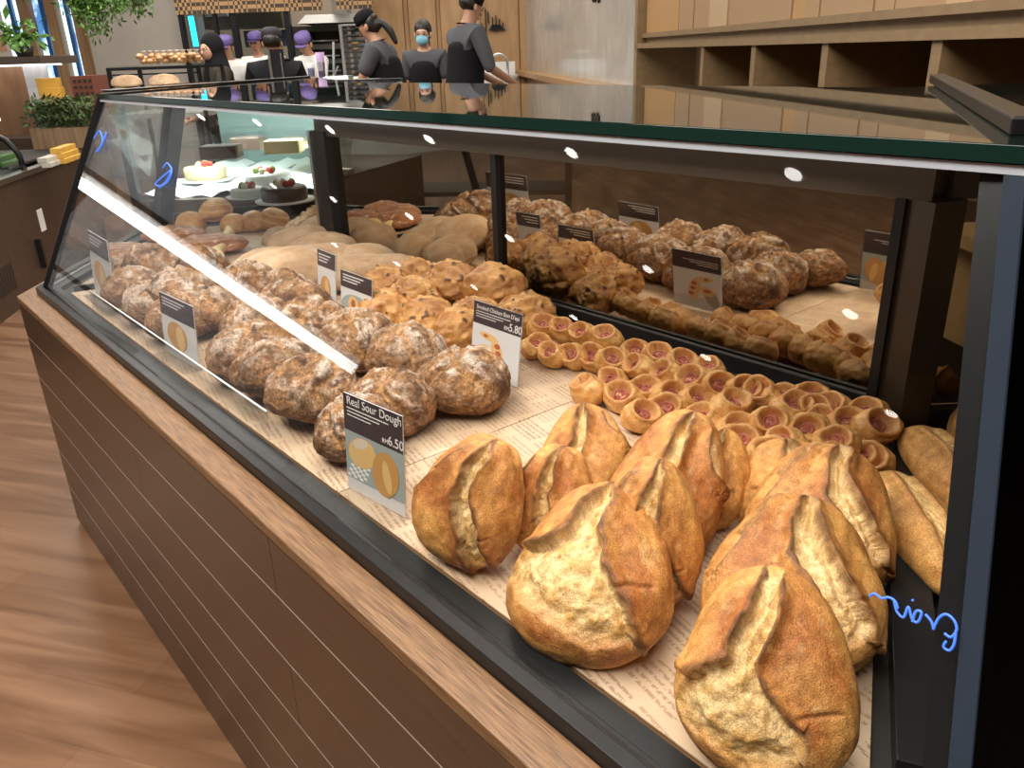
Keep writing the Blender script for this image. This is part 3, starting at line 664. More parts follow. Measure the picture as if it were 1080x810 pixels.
# ---- round walnut sourdough with flour patches
def walnut_mesh(name, seed, r=.080, h=.054, n=6):
    D, F = ico(n); u, v, w = D.T
    P = np.stack([u * r, v * r * .95, np.where(w > 0, w * h, w * h * .62)], 1)
    P += D * (fbm(D, 1.4, seed, 2) * .009)[:, None]
    uu = u + fbm(D, 2.0, seed + 3, 2) * .14; vv = v + fbm(D, 2.0, seed + 9, 2) * .14
    rr = np.hypot(uu, vv); th = np.arctan2(vv, uu)
    sc = np.exp(-((np.hypot(uu - .55, vv) - .72) / .07) ** 2) + np.exp(-((np.hypot(uu + .62, vv + .1) - .70) / .06) ** 2) + .8 * np.exp(-((vv - .15 * np.sin(5 * uu)) / .06) ** 2) * (rr < .62)
    sc = np.clip(sc, 0, 1) * ss(w, -.05, .3); ear = np.clip(np.exp(-((np.hypot(uu - .55, vv) - .56) / .07) ** 2) + np.exp(-((np.hypot(uu + .62, vv + .1) - .55) / .06) ** 2), 0, 1) * ss(w, 0, .3)
    crk = 1 - np.abs(fbm(D, 3.0, seed + 13, 4)) * 8; crk = np.clip(crk, 0, 1) * ss(w, -.5, .2)
    lump = fbm(D, 5, seed + 21, 4)
    P += D * (-.0058 * sc + .0026 * ear - .0020 * crk + lump * .0022 + np.abs(fbm(D, 13, seed + 25, 3)) * .0030)[:, None]
    t = fbm(D, 3, seed + 31, 4); t2 = fbm(D, 10, seed + 37, 4)
    br = C3(.135, .066, .034); dk = C3(.050, .024, .014); go = C3(.32, .160, .064); fl = C3(.58, .50, .45); wal = C3(.05, .022, .012)
    col = mixc(br + 0 * P, go, np.clip(.32 + t * .9 + t2 * .7, 0, 1)); col = mixc(col, dk, ss(-t, .12, .5) * .7)
    col = mixc(col, C3(.48, .27, .11), np.clip(sc * .55 + crk * .25, 0, 1) * .7)
    flour = ss(w, .15, .8) * ss(fbm(D, 2.2, seed + 51, 3) + .45 * t2 + .35 * ear, -.06, .26) * (1 - sc) * (1 - crk * .7)
    col = mixc(col, fl, np.clip(flour * .60, 0, 1)); grey = ss(fbm(D, 7, seed + 57, 3), .1, .45) * .25; col = mixc(col, C3(.5, .40, .32), grey)
    col = mixc(col, wal, ss(fbm(D, 6.5, seed + 61, 2), .52, .60) * .8)
    return bread_mesh(name, P, F, col, M['walnut'])
WAL = [walnut_mesh('walnut_sourdough', 100 + 13 * i) for i in range(7)]
GW = 'floury walnut sourdough rounds'
# centre pixel, radius scale, label
WL = [((488, 405), .99, 'round walnut sourdough beside the bare paper, nearest to the chicken bread card'),
 ((430, 382), .97, 'second walnut sourdough round from the chicken bread card in the back row'),
 ((378, 366), 1.0, 'floury walnut sourdough round at the back row below the second-smallest price card'),
 ((412, 427), .86, 'walnut sourdough round directly behind the price card of the golden sourdough'),
 ((328, 420), 1.0, 'dark broad walnut sourdough round in the front row, second from the golden sourdough card'),
 ((362, 460), .80, 'walnut sourdough round at the front edge half hidden by the golden sourdough card'),
 ((292, 400), .97, 'curved-scored walnut sourdough round in the front row left of the dark broad one'),
 ((333, 352), .98, 'walnut sourdough round under the end of the long bright reflection'),
 ((248, 384), .95, 'walnut sourdough round at the front row near the end of the acrylic guard'),
 ((272, 345), .95, 'walnut sourdough round with a thick white ridge in the second row'),
 ((312, 322), .92, 'walnut sourdough round at the back below the white ciabatta'),
 ((302, 305), .80, 'small walnut sourdough round tucked against the white ciabatta'),
 ((262, 303), .90, 'walnut sourdough round in the back row beside the empty paper patch'),
 ((196, 318), 1.05, 'tall walnut sourdough round behind the dark small price card'),
 ((232, 330), .92, 'walnut sourdough round just right of the dark small price card'),
 ((178, 340), .90, 'walnut sourdough round in front below the dark small price card'),
 ((160, 322), .85, 'walnut sourdough round at the front left of the dark small price card'),
 ((168, 290), 1.10, 'smooth topped walnut sourdough near the far corner'),
 ((212, 285), .95, 'walnut sourdough in the back row behind the dark small price card'),
 ((125, 310), .85, 'walnut sourdough ending the front row next to the tall dim price card'),
 ((140, 288), .85, 'walnut sourdough at the far corner behind the tall clear card holder')]
rnd = random.Random(11)
for i, (px, s, lab) in enumerate(WL):
    me = WAL[i % 7]; o = bpy.data.objects.new('walnut_sourdough', me); COL.objects.link(o)
    o.rotation_euler = (rnd.uniform(-.25, .3), rnd.uniform(-.2, .2), rnd.uniform(0, 6.28) if i else .6); o.scale = (s * 1.05, s * 1.05, s * 1.22)
    f = onz(px[0], px[1], .74); o.location = (f.x, f.y, 0); settle(o, ZT)
    Vw = np.array([v.co[:] for v in me.vertices]) @ np.array(o.matrix_basis.to_3x3()).T; o.location.y += max(0, .443 - (f.y + Vw[:, 1].min())); tag(o, lab, 'bread', GW)

# ---- pale ciabatta
def cia_mesh(name, seed, a=.108, b=.060, h=.064, colset=0, n=6):
    D, F = ico(n); u, v, w = D.T
    k = (np.abs(u) ** 2.2 + np.abs(v) ** 2.2 + np.abs(w) ** 2.2) ** (1 / 2.2)
    P = np.stack([u / k * a, v / k * b * (1 + .12 * np.sin(u * 4 + seed)), np.where(w > 0, w / k * h, w / k * h * .45)], 1)
    P += D * (fbm(D, 1.7, seed, 3) * .007 + fbm(D, 6, seed + 4, 3) * .0012)[:, None]
    t = fbm(D, 2.6, seed + 8, 4); t2 = fbm(D, 9, seed + 12, 3)
    if colset == 0: c = mixc(C3(.46, .275, .145) + 0 * P, C3(.60, .445, .31), np.clip(.5 + t * .9, 0, 1)); c = mixc(c, C3(.60, .36, .16), ss(-t2, .1, .6) * .35 + (1 - ss(w, -.5, .1)) * .5)
    elif colset == 1: c = mixc(C3(.48, .21, .06) + 0 * P, C3(.70, .40, .14), np.clip(.5 + t * 1.2, 0, 1))
    else: c = mixc(C3(.27, .085, .035) + 0 * P, C3(.48, .20, .09), np.clip(.5 + t * 1.3, 0, 1)); c = mixc(c, C3(.78, .62, .44), ss(t2, .30, .42) * .75); P += D * (np.clip(t2, 0, 1) * .005)[:, None]
    return bread_mesh(name, P, F, c, M['ciabatta'] if colset == 0 else M['roll'])
CIA = [cia_mesh('ciabatta', 300 + i * 9, colset=0) for i in range(3)]
GC = 'pale floury ciabatta loaves'
for i, (px, zc, yaw, s, lab) in enumerate([
 ((304, 288), .745, 58, 1.18, 'pale floury ciabatta at the front of its pile, nearest the walnut bread'),
 ((284, 280), .745, 62, .98, 'pale ciabatta at the left end of the pile beside bare paper'),
 ((340, 278), .745, 55, 1.06, 'pale ciabatta behind the small price card with one picture of a loaf'),
 ((320, 256), .745, 50, 1.0, 'round-topped pale ciabatta at the back left of its pile'),
 ((362, 262), .735, 48, .98, 'pale ciabatta lying against the black rear rail post'),
 ((378, 290), .735, 55, .95, 'pale ciabatta between the two small price cards'),
 ((388, 277), .735, 45, .95, 'pale ciabatta behind the two small price cards along the rear rail'),
 ((418, 287), .735, 45, .90, 'pale floury ciabatta nearest the golden raisin rolls')]):
    o = bpy.data.objects.new('ciabatta', CIA[i % 3]); COL.objects.link(o); o.rotation_euler = (0, 0, math.radians(yaw + 15)); o.scale = (s,) * 3
    f = onz(px[0], px[1], zc); o.location = (f.x, min(f.y, 1.055), 0); settle(o, ZT); tag(o, lab, 'ciabatta', GC)

# ---- golden crusty rolls with dark fruit
def roll_mesh(name, seed, a=.064, b=.050, h=.052):
    D, F = ico(6); u, v, w = D.T
    P = np.stack([u * a, v * b, np.where(w > 0, w * h, w * h * .6)], 1)
    P += D * (fbm(D, 1.9, seed, 3) * .011 + fbm(D, 6, seed + 3, 3) * .0035)[:, None]
    sc = np.exp(-((v + .12 * np.sin(4 * u + seed)) / .13) ** 2) * ss(w, .1, .5)
    P += D * (sc * fbm(D, 7, seed + 9, 3) * .009 - sc * .003)[:, None]
    t = fbm(D, 3, seed + 5, 4); c = mixc(C3(.33, .13, .032) + 0 * P, C3(.56, .285, .085), np.clip(.5 + t * 1.3, 0, 1))
    c = mixc(c, C3(.72, .46, .19), sc * .5); c = mixc(c, C3(.30, .11, .03), ss(-t, .25, .55) * .5)
    ra = ss(fbm(D, 5, seed + 15, 2), .50, .58) * ss(w, 0, .3); c = mixc(c, C3(.07, .025, .012), ra * .9); P += D * (ra * .003)[:, None]
    return bread_mesh(name, P, F, c, M['roll'])
ROL = [roll_mesh('fruit_roll', 500 + i * 17) for i in range(5)]
GR = 'golden crusty rolls heaped behind the walnut bread'
for i, (px, zc, yaw, s, lab) in enumerate([
 ((412, 338), .73, 20, 1.1, 'golden roll at the front left of the heap touching the picture card with three rolls'),
 ((452, 345), .73, 30, 1.12, 'golden roll with a raised spout-like tip at the front of the heap'),
 ((484, 352), .73, 60, .98, 'golden roll at the front right of the heap, left of the chicken bread card'),
 ((436, 322), .755, 15, 1.02, 'golden roll with black fruit in the middle of the heap'),
 ((408, 312), .75, 40, .98, 'golden pointed roll on the left of the heap behind the picture card with three rolls'),
 ((438, 303), .75, 30, 1.0, 'golden roll with black fruit at the back of the heap by the rear rail'),
 ((478, 310), .76, 45, 1.18, 'big shiny golden roll on top at the back of the heap'),
 ((521, 314), .76, 50, 1.22, 'big seeded golden roll behind the top edge of the chicken bread card'),
 ((500, 336), .74, 30, 1.0, 'golden roll peeking out left of the chicken bread card'),
 ((556, 338), .735, 60, 1.05, 'golden roll just right of the chicken bread card, beside the ham rolls'),
 ((540, 318), .735, 30, 1.0, 'golden roll at the back right of the heap against the rear rail')]):
    o = bpy.data.objects.new('golden_roll', ROL[i % 5]); COL.objects.link(o); o.rotation_euler = (rnd.uniform(-.2, .2), rnd.uniform(-.25, .25), math.radians(yaw + 10)); o.scale = (s,) * 3
    f = onz(px[0], px[1], zc); o.location = (f.x, min(f.y, 1.06), 0); settle(o, ZT if zc < .75 else ZT + .032); tag(o, lab, 'bread roll', GR)

# ---- ham-filled wheat-ear breads: each loaf is a chain of little cups of dough with ham inside
def cup_mesh(name, seed):
    D, F = ico(5); u, v, w = D.T
    P = np.stack([u * .0300, v * .0225, w * .0225], 1); P += D * (fbm(D, 2.2, seed, 2) * .0025)[:, None]
    rr = np.hypot(u / .50, v / .56); cup = (1 - ss(rr, .72, 1.12)) * (w > 0)
    rim = np.exp(-((rr - 1.22) / .20) ** 2) * ss(w, .1, .4)
    P[:, 2] -= cup * .0165; P += D * (rim * .0028)[:, None]
    t = fbm(D, 3, seed + 4, 3); c = mixc(C3(.50, .215, .055) + 0 * P, C3(.72, .42, .15), np.clip(.5 + t * 1.0, 0, 1)); c = mixc(c, C3(.36, .14, .045), rim * .30 + (1 - ss(w, -.6, 0)) * .3)
    c = mixc(c, C3(.72, .40, .20), cup * .8); c = mixc(c, C3(.10, .04, .02), ss(vnoise(D, 16, seed), .72, .82) * ss(w, -.2, .3) * .8)
    return bread_mesh(name, P, F, c, M['roll'])
def ham_mesh(seed):
    mb = MB(); r = random.Random(seed); pts = []
    for k in range(22): a = k * .50; q = .0015 + .00042 * k; pts.append((q * math.cos(a) * 1.05, q * math.sin(a) * .95, .0068 + .0016 * math.sin(k * 1.7 + seed)))
    mb.tube(pts, .0019, 6); mb.ball((0, 0, .0040), (.0105, .0098, .0035), 8)
    o = mb.build('ham_filling', M['ham']); me = o.data; bpy.data.objects.remove(o); return me
CUP = [cup_mesh('dough_cup', 700 + i * 7) for i in range(4)]; HAM = [ham_mesh(i) for i in range(3)]
def Z(x, y): return (540 + x / 2.571, 330 + y / 2.571)
EP = [  # each loaf: pixel positions of its cups (in a close view), height, label
 ([(85, 40), (137, 48), (192, 58), (257, 72)], .742, 'short ham-filled wheat-ear bread on top at the far end, nearest the golden rolls'),
 ([(68, 92), (108, 114), (166, 118), (222, 124)], .722, 'ham-filled wheat-ear bread underneath at the far end, four cups facing the paper'),
 ([(338, 106), (402, 124), (462, 138), (537, 158)], .740, 'ham-filled wheat-ear bread lying along the rear rail in the middle of its heap'),
 ([(272, 132), (345, 150), (416, 168), (492, 186), (560, 200)], .742, 'ham-filled wheat-ear bread on top in the middle of its heap'),
 ([(205, 212), (277, 190), (300, 230)], .722, 'ham-filled wheat-ear end piece sticking out towards the middle row of large loaves'),
 ([(360, 216), (430, 228), (500, 244), (352, 282), (420, 262)], .724, 'ham-filled wheat-ear bread at the front, beside the tall dark-edged loaf'),
 ([(594, 256), (630, 212), (676, 222), (735, 236), (806, 236)], .742, 'ham-filled wheat-ear bread on top, just right of the middle of its heap'),
 ([(523, 292), (575, 300), (626, 352), (610, 322)], .722, 'ham-filled wheat-ear bread low at the front between the large loaf rows'),
 ([(702, 298), (762, 262), (824, 264), (870, 262)], .744, 'ham-filled wheat-ear bread on the top right of its heap'),
 ([(708, 388), (744, 352), (798, 320), (846, 300)], .738, 'ham-filled wheat-ear bread slanting up behind the right row of large loaves'),
 ([(905, 302), (960, 278), (985, 312), (880, 352)], .745, 'dark shiny ham-filled wheat-ear bread at the near end against the rear corner'),
 ([(905, 356), (930, 396), (965, 400), (850, 400)], .724, 'ham-filled wheat-ear bread beneath the dark shiny one, at the steel mitre strip')]
for i, (pts, z, lab) in enumerate(EP):
    ws = [onz(*Z(*p), z) for p in pts]; c = sum(ws, Vector()) / len(ws)
    e = empty('ham_bread', (c.x, c.y, z)); tag(e, lab, 'filled bread', 'ham-filled wheat-ear breads heaped along the rear rail')
    core = MB(); q = sorted(range(len(ws)), key=lambda k: ws[k].x)
    core.tube([(ws[k] - c) * 1.0 + Vector((0, .004, -.010)) for k in q], [.013] * len(q), 10); core.build('bread_core', mat('core_crust', (.60, .31, .10), .5), e)
    for k, p in enumerate(ws):
        o = bpy.data.objects.new('dough_cup', CUP[(i + k) % 4]); COL.objects.link(o); o.parent = e
        o.location = (p.x - c.x, min(p.y, 1.092) - c.y, 0); o.rotation_euler = (math.radians(38 + rnd.uniform(-14, 14)), math.radians(rnd.uniform(-15, 15)), math.radians(28 + rnd.uniform(-45, 45)))
        s = rnd.uniform(1.05, 1.24); o.scale = (s, s, s)
        h = bpy.data.objects.new('ham_filling', HAM[(i + k) % 3]); COL.objects.link(h); h.parent = o

# ---- far turned section: buns, twisted bread, red-brown flaky slabs
def bun_mesh(name, seed, stripes=False):
    D, F = ico(5); u, v, w = D.T; P = np.stack([u * .042, v * .042, np.where(w > 0, w * .036, w * .022)], 1) + D * (fbm(D, 1.6, seed, 2) * .003)[:, None]
    t = fbm(D, 2.5, seed, 4); c = mixc(C3(.46, .18, .045) + 0 * P, C3(.72, .40, .14), np.clip(.5 + t, 0, 1))
    if stripes: s = np.sin(np.arctan2(v, u) * 2 + w * 14); c = mixc(c, C3(.78, .52, .24), ss(s, .4, .8) * .8)
    return bread_mesh(name, P, F, c, M['roll'])
B1, B2 = bun_mesh('bun', 900), bun_mesh('bun', 921, True)
for i, (px, s, me, zb, lab) in enumerate([
 ((228, 224), 1.38, B2, .030, 'large striped round bun at the left of the row by the far pane'),
 ((246, 236), 1.12, B1, 0, 'smooth golden bun in the row by the far pane, right of the large striped bun'),
 ((267, 234), 1.18, B1, 0, 'scored golden bun in the middle of the row by the far pane'),
 ((289, 233), 1.30, B2, 0, 'floury-striped golden bun at the right end of the row by the far pane'),
 ((202, 236), 1.25, B1, 0, 'golden bun half hidden behind the red-brown slabs by the far post')]):
    o = bpy.data.objects.new('round_bun', me); COL.objects.link(o); o.scale = (s,) * 3; o.rotation_euler = (.1, -.1, i); f = onz(px[0], px[1], .73 + zb); o.location = (f.x, f.y, 0); settle(o, ZT + zb); tag(o, lab, 'bun', 'row of round buns by the far pane')
SL = [cia_mesh('slab', 1000 + i * 7, a=.115, b=.085, h=.034, colset=2) for i in range(3)]
for i, (px, yaw, s, lab) in enumerate([
 ((182, 246), 40, .95, 'red-brown sugared flat bread at the far left by the post'),
 ((222, 258), 60, 1.0, 'red-brown sugared flat bread beside the cream twisted topping'),
 ((196, 270), 35, .9, 'red-brown sugared flat bread in the middle of its group under the bright reflection'),
 ((150, 268), 50, .95, 'red-brown sugared flat bread behind the smooth topped walnut sourdough'),
 ((128, 262), 50, .75, 'red-brown sugared flat bread at the front, behind the clear card holder')]):
    o = bpy.data.objects.new('sugared_flat_bread', SL[i % 3]); COL.objects.link(o); o.scale = (s,) * 3; o.rotation_euler = (0, 0, math.radians(yaw)); f = onz(px[0], px[1], .725); o.location = (f.x, f.y, 0); settle(o, ZT); tag(o, lab, 'flat bread', 'red-brown sugared flat breads')
tw = []
for i, (pa, pb, r, cs, lab) in enumerate([((292, 254), (322, 226), .030, 1, 'golden twisted loaf pointing back to the cake case, lower one'), ((312, 232), (344, 213), .030, 1, 'golden twisted loaf lying behind the lower twisted one'), ((282, 254), (300, 240), .036, 0, 'short pale loaf beside the twisted loaves'), ((322, 250), (338, 228), .040, 2, 'flat orange-brown loaf against the rear post')]):
    a = onz(*pa, .735); b = onz(*pb, .735); d = b - a
    me = cia_mesh('twisted_loaf', 1200 + i * 5, a=max(d.length / 2, .06), b=r, h=r, colset=cs if cs < 2 else 1, n=5)
    V = np.array([v.co[:] for v in me.vertices]); 
    if i < 2:
        k = 1 + .16 * np.sin(V[:, 0] * 95 + np.arctan2(V[:, 2], V[:, 1]) * 2); V[:, 1] *= k; V[:, 2] *= k; me.vertices.foreach_set('co', V.ravel()); me.update()
    o = bpy.data.objects.new('twisted_loaf' if i < 2 else 'loaf', me); COL.objects.link(o); o.rotation_euler = (0, 0, math.atan2(d.y, d.x)); o.location = ((a.x + b.x) / 2, (a.y + b.y) / 2, 0); settle(o, ZT); tag(o, lab, 'loaf')
mb = MB(); a0 = onz(241, 243, .735); a1 = onz(229, 272, .72)
pts = [a0.lerp(a1, k / 9) + Vector((0, .012 * math.sin(k * 2.4), .006 * math.cos(k * 2))) for k in range(10)]
mb.tube(pts, [.012 + .006 * (k % 2) for k in range(10)], 8); tag(mb.build('twisted_topping', mat('cream_dough', (.80, .58, .28), .5)), 'cream-coloured knotted dough piece lying at the edge of the red-brown flat bread', 'pastry')

# ---- slim baguettes in the turned near section
def bag_mesh(name, seed, L):
    D, F = ico(6); u, v, w = D.T; k = (np.abs(u) ** 2.6 + (v * v + w * w) ** 1.3) ** (1 / 2.6)
    P = np.stack([u / k * L / 2, v / k * .042, np.where(w > 0, w / k * .038, w / k * .024)], 1) + D * (fbm(D, 1.8, seed, 2) * .003)[:, None]
    x = u / k; vs = v + .25 * x + fbm(D, 4, seed + 2, 3) * .12
    cut = np.exp(-(vs / .20) ** 2) * ss(w, .1, .4) * (1 - ss(np.abs(x), .68, .8)); eg = np.exp(-((np.abs(vs) - .26) / .06) ** 2) * ss(w, .1, .4) * (1 - ss(np.abs(x), .68, .8))
    P += D * (-.004 * cut + .004 * eg + cut * fbm(D, 12, seed, 3) * .004)[:, None]
    t = fbm(D, 3, seed + 7, 4); c = mixc(C3(.50, .23, .065) + 0 * P, C3(.64, .36, .12), np.clip(.5 + t, 0, 1)); c = mixc(c, C3(.74, .50, .22), cut * .9); c = mixc(c, C3(.30, .11, .03), eg * .65)
    return bread_mesh(name, P, F, c, M['loaf'])
for i, (pa, pb, zc, L, lab) in enumerate([((930, 498), (1046, 640), .735, .25, 'slim golden baguette nearest the viewer beyond the steel mitre strip, with a dark lengthwise split'), ((962, 452), (1070, 560), .735, .25, 'slim golden baguette behind the split one at the right'), ((1000, 440), (1085, 455), .735, .19, 'slim baguette end at the back of the turned near section')]):
    a = onz(*pa, zc); b = onz(*pb, zc); d = (b - a).normalized()
    L = min((b - a).length, L); c = a + d * L / 2
    o = bpy.data.objects.new('baguette', bag_mesh('baguette', 1500 + i * 11, L)); COL.objects.link(o); o.rotation_euler = (0, 0, math.atan2(d.y, d.x)); o.location = (c.x, c.y, 0); settle(o, ZT); tag(o, lab, 'baguette', 'slim baguettes in the turned near section')

# ---- price cards in clear holders
def text(s, size, loc, m, parent, shear=0.0, wide=1.0):
    cu = bpy.data.curves.new('lettering', 'FONT'); cu.body = s; cu.size = size; cu.extrude = .0001; cu.shear = shear; cu.space_character = wide
    t = bpy.data.objects.new('lettering', cu); COL.objects.link(t); bpy.context.view_layer.update()
    me = bpy.data.meshes.new_from_object(t.evaluated_get(bpy.context.evaluated_depsgraph_get())); bpy.data.objects.remove(t)
    me.transform(Matrix.Rotation(math.radians(90), 4, 'X')); o = link('lettering', me, m, parent); o.location = loc; return o
M['card_dark'] = mat('card_header', (.040, .028, .034), .35); M['card'] = mat('card_paper', (.60, .58, .58), .35); M['ink_w'] = mat('white_ink', (.75, .72, .70), .5)
M['pic_teal'] = mat('picture_grey_green', (.30, .34, .33), .4); M['pic_a'] = mat('picture_bread', (.50, .26, .08), .5); M['pic_b'] = mat('picture_bread_light', (.66, .42, .17), .5); M['pic_r'] = mat('picture_ham', (.42, .10, .05), .5)
def disc(mb, cx, cz, rx, rz, y=-.0016, n=20, rot=0.0):
    v = []
    for k in range(n):
        a = 2 * math.pi * k / n; x = rx * math.cos(a); z = rz * math.sin(a); v.append((cx + x * math.cos(rot) - z * math.sin(rot), y, cz + x * math.sin(rot) + z * math.cos(rot)))
    return mb.add(v, [tuple(range(n))])
def card(bl, br, h, title, price, kind, label, tilt=-6, header=.36, foot=.16):
    """bl, br: pixels of the card's lower corners on the tray; h: height in metres"""
    a = onz(*bl, .712); b = onz(*br, .712); w = (b - a).length; yaw = math.atan2((b - a).y, (b - a).x)
    r = empty('price_card', (a.x, a.y, .700), yaw); r.rotation_euler = (math.radians(tilt), 0, yaw); tag(r, label, 'price card', 'price cards in clear holders')
    mb = MB(); mb.box(-.003, .0012, .0, w + .003, .0032, h + .004); mb.box(-.003, -.03, .0, w + .003, .0032, .002); mb.build('clear_holder', M['acrylic'], r)
    mb = MB(); mb.box(0, -.0005, .004, w, .001, h); mb.build('card_sheet', M['card'], r)
    mb = MB(); mb.box(0, -.0011, h * (1 - header), w, -.0005, h); hd = mb.build('card_header', M['card_dark'], r)
    z0, z1 = h * foot, h * (1 - header)
    mb = MB(); mb.box(w * .0, -.0011, z0, w, -.0006, z1); pic = mb.build('picture', {'dough': M['pic_teal']}.get(kind, M['card']), r)
    if title:
        text(title, w * (.080 if len(title) > 18 else .135), (w * .06, -.0013, h - h * .095), M['ink_w'], r)
        for q in range(3): mb = MB(); mb.box(w * .06, -.0014, h * (.865 - .035 * q), w * (.78 - .15 * q), -.0011, h * (.865 - .035 * q) + h * .008); mb.build('small_print', M['ink_w'], r)
        text('RM', w * .075, (w * .66, -.0013, h * (1 - header) + h * .035), M['ink_w'], r); text(price, w * .15, (w * .76, -.0013, h * (1 - header) + h * .035), M['ink_w'], r)
    else:
        mb = MB()
        for q in range(3): mb.box(w * .08, -.0014, h * (.93 - .05 * q), w * (.75 - .1 * q), -.0011, h * (.93 - .05 * q) + h * .016)
        mb.build('small_print', M['ink_w'], r)
    def dd(m, *e):
        mb = MB()
        for k, x in enumerate(e): disc(mb, w * x[0], h * x[1], w * x[2], h * x[3], -.0013 - .00012 * k - .0001 * x[5], rot=x[4])
        return mb.build('pictured_bread', m, r)
    if kind == 'dough':
        mb = MB()
        for q in range(7):
            for p in range(6):
                if (p + q) % 2 == 0: s = w * .055; mb.box(w * .02 + p * s + q * s * .3, -.0013, h * .17 + q * s * .6, w * .02 + (p + 1) * s + q * s * .3, -.0011, h * .17 + (q + 1) * s * .6)
        mb.build('pictured_napkin', M['ink_w'], r); 
        dd(M['pic_b'], (.30, .46, .25, .15, .3, 1)); dd(mat('picture_flour', (.62, .52, .40), .5), (.28, .55, .14, .05, .3, 2)); dd(M['pic_a'], (.70, .36, .27, .19, 1.2, 3)); dd(M['pic_b'], (.73, .34, .07, .16, .2, 5))
    elif kind == 'epi':
        dd(mat('picture_cloth', (.30, .27, .22), .5), (.20, .26, .20, .12, .9, 0)); dd(M['pic_b'], (.36, .56, .20, .05, -.1, 1), (.55, .36, .12, .20, .35, 1), (.28, .36, .15, .08, .2, 1)); dd(M['pic_r'], (.55, .47, .06, .035, 0, 5), (.58, .38, .06, .035, 0, 5), (.62, .28, .06, .035, 0, 5), (.28, .37, .08, .03, 0, 5), (.30, .57, .05, .02, 0, 5))
    elif kind == 'rolls':
        dd(M['pic_teal'], (.5, .40, .5, .24, 0, 0)); dd(M['pic_b'], (.42, .46, .18, .15, 0, 1), (.25, .24, .2, .09, .1, 1), (.72, .25, .21, .1, 0, 1)); dd(M['pic_r'], (.42, .47, .07, .09, 0, 4), (.25, .25, .10, .05, 0, 4), (.72, .26, .11, .05, 0, 4))
    else:
        dd(M['pic_a'], (.45, .40, .30, .22, 0, 1)); dd(M['pic_b'], (.55, .38, .12, .20, .15, 3))
    for ch in list(r.children):                      # the same print on the back of the sheet
        if ch.name.split('.')[0] in ('card_header', 'picture', 'pictured_bread', 'small_print', 'pictured_napkin'):
            c = ch.copy(); COL.objects.link(c); c.parent = r; c.rotation_euler = (0, 0, math.pi); c.location = (w, .0006, 0)
    return r
card((367, 508), (427, 540), .143, 'Real Sour Dough', '6.50', 'dough', 'dark-headed price card reading Real Sour Dough RM6.50 at the front glass', tilt=-4)
card((496, 384), (545, 404), .134, "Smoked Chicken Bon D'epi", '5.80', 'epi', 'price card for smoked chicken bread with a big white lower half', tilt=-8, header=.30, foot=.22)
card((360, 338), (392, 352), .126, '', '', 'rolls', 'price card picturing three dark-filled rolls, right of the card with one loaf', tilt=-6, header=.28, foot=.06)
card((336, 322), (354, 331), .145, '', '', 'loaf', 'narrow price card picturing one loaf, before the pale ciabatta', tilt=-6, header=.25, foot=.2)
card((174, 366), (209, 386), .128, '', '', 'loaf', 'small dark price card among the walnut bread at the front, its lower part clear', tilt=-5, header=.34, foot=.3)
card((100, 306), (121, 323), .168, '', '', 'loaf', 'tall dim price card at the far end of the front row by the guard rail', tilt=-5, header=.3, foot=.3)

# reflections of a blue neon script, drawn as glowing strokes on the glass
def stroke(pts, r, par, name='reflection_stroke'):
    mb = MB(); mb.tube(pts, r, 6); return mb.build(name, M['blue_reflection'], par)
def catmull(P, n=6):
    out = []
    for i in range(len(P) - 1):
        p0 = P[max(i - 1, 0)]; p1 = P[i]; p2 = P[i + 1]; p3 = P[min(i + 2, len(P) - 1)]
        for k in range(n):
            t = k / n; out.append(.5 * ((2 * p1) + (p2 - p0) * t + (2 * p0 - 5 * p1 + 4 * p2 - p3) * t * t + (3 * p1 - p0 - 3 * p2 + p3) * t ** 3))
    out.append(P[-1]); return out
G0 = Vector((Np[0], Np[1], zg)); GA = Vector((Ap[0], Ap[1], zg)); GT = Vector((Nt[0], Nt[1], zt)); _gt2 = Vector((Nt[0], At[1], zt))
_gn = (GA - G0).cross(Vector((0, At[1] - Ap[1], zt - zg))).normalized()
def ongl(u, v, off_=.004):
    d = Vector(ray(u, v)); o = Vector((0, 0, EYE)); t = (G0 - o).dot(_gn) / d.dot(_gn); p = o + d * t; return p - d.normalized() * off_
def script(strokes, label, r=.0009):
    e = empty('script_reflection', ongl(*strokes[0][0])); tag(e, label, 'lettering')
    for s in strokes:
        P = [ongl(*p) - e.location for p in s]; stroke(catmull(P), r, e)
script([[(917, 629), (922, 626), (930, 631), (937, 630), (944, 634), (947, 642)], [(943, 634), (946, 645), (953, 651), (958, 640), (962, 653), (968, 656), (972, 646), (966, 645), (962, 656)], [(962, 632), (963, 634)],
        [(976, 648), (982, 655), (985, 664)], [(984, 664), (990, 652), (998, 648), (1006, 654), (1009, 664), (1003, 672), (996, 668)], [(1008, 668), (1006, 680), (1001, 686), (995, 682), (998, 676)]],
       'reflection of blue neon handwriting, drawn on the glass by the near corner')
script([[(99, 146), (105, 138), (108, 150), (101, 160), (106, 154), (112, 140), (108, 152), (103, 160)]], 'small blue neon reflection drawn as a squiggle beside the far black post', .0016)
script([[(172, 177), (176, 172), (181, 179), (178, 190), (170, 196), (164, 194), (172, 186), (180, 180), (176, 190), (168, 198)]], 'blue neon reflection drawn as a loop left of the dark far post', .0016)
# ================================================================= BACKGROUND
def at3(x, D, z): return (RT[0] * x + FW[0] * D, RT[1] * x + FW[1] * D, z)
def fparent(name, u, v, D, z0, label, cat, group=None):
    """an Empty standing at the foot of a far thing; its parts are laid out in metres right / away / up"""
    p = atd(u, v, D); e = empty(name, (p.x, p.y, z0), YAW); tag(e, label, cat, group); return e
def px(n, D): return n * D / 919.0       # image pixels to metres at distance D (near eye level)

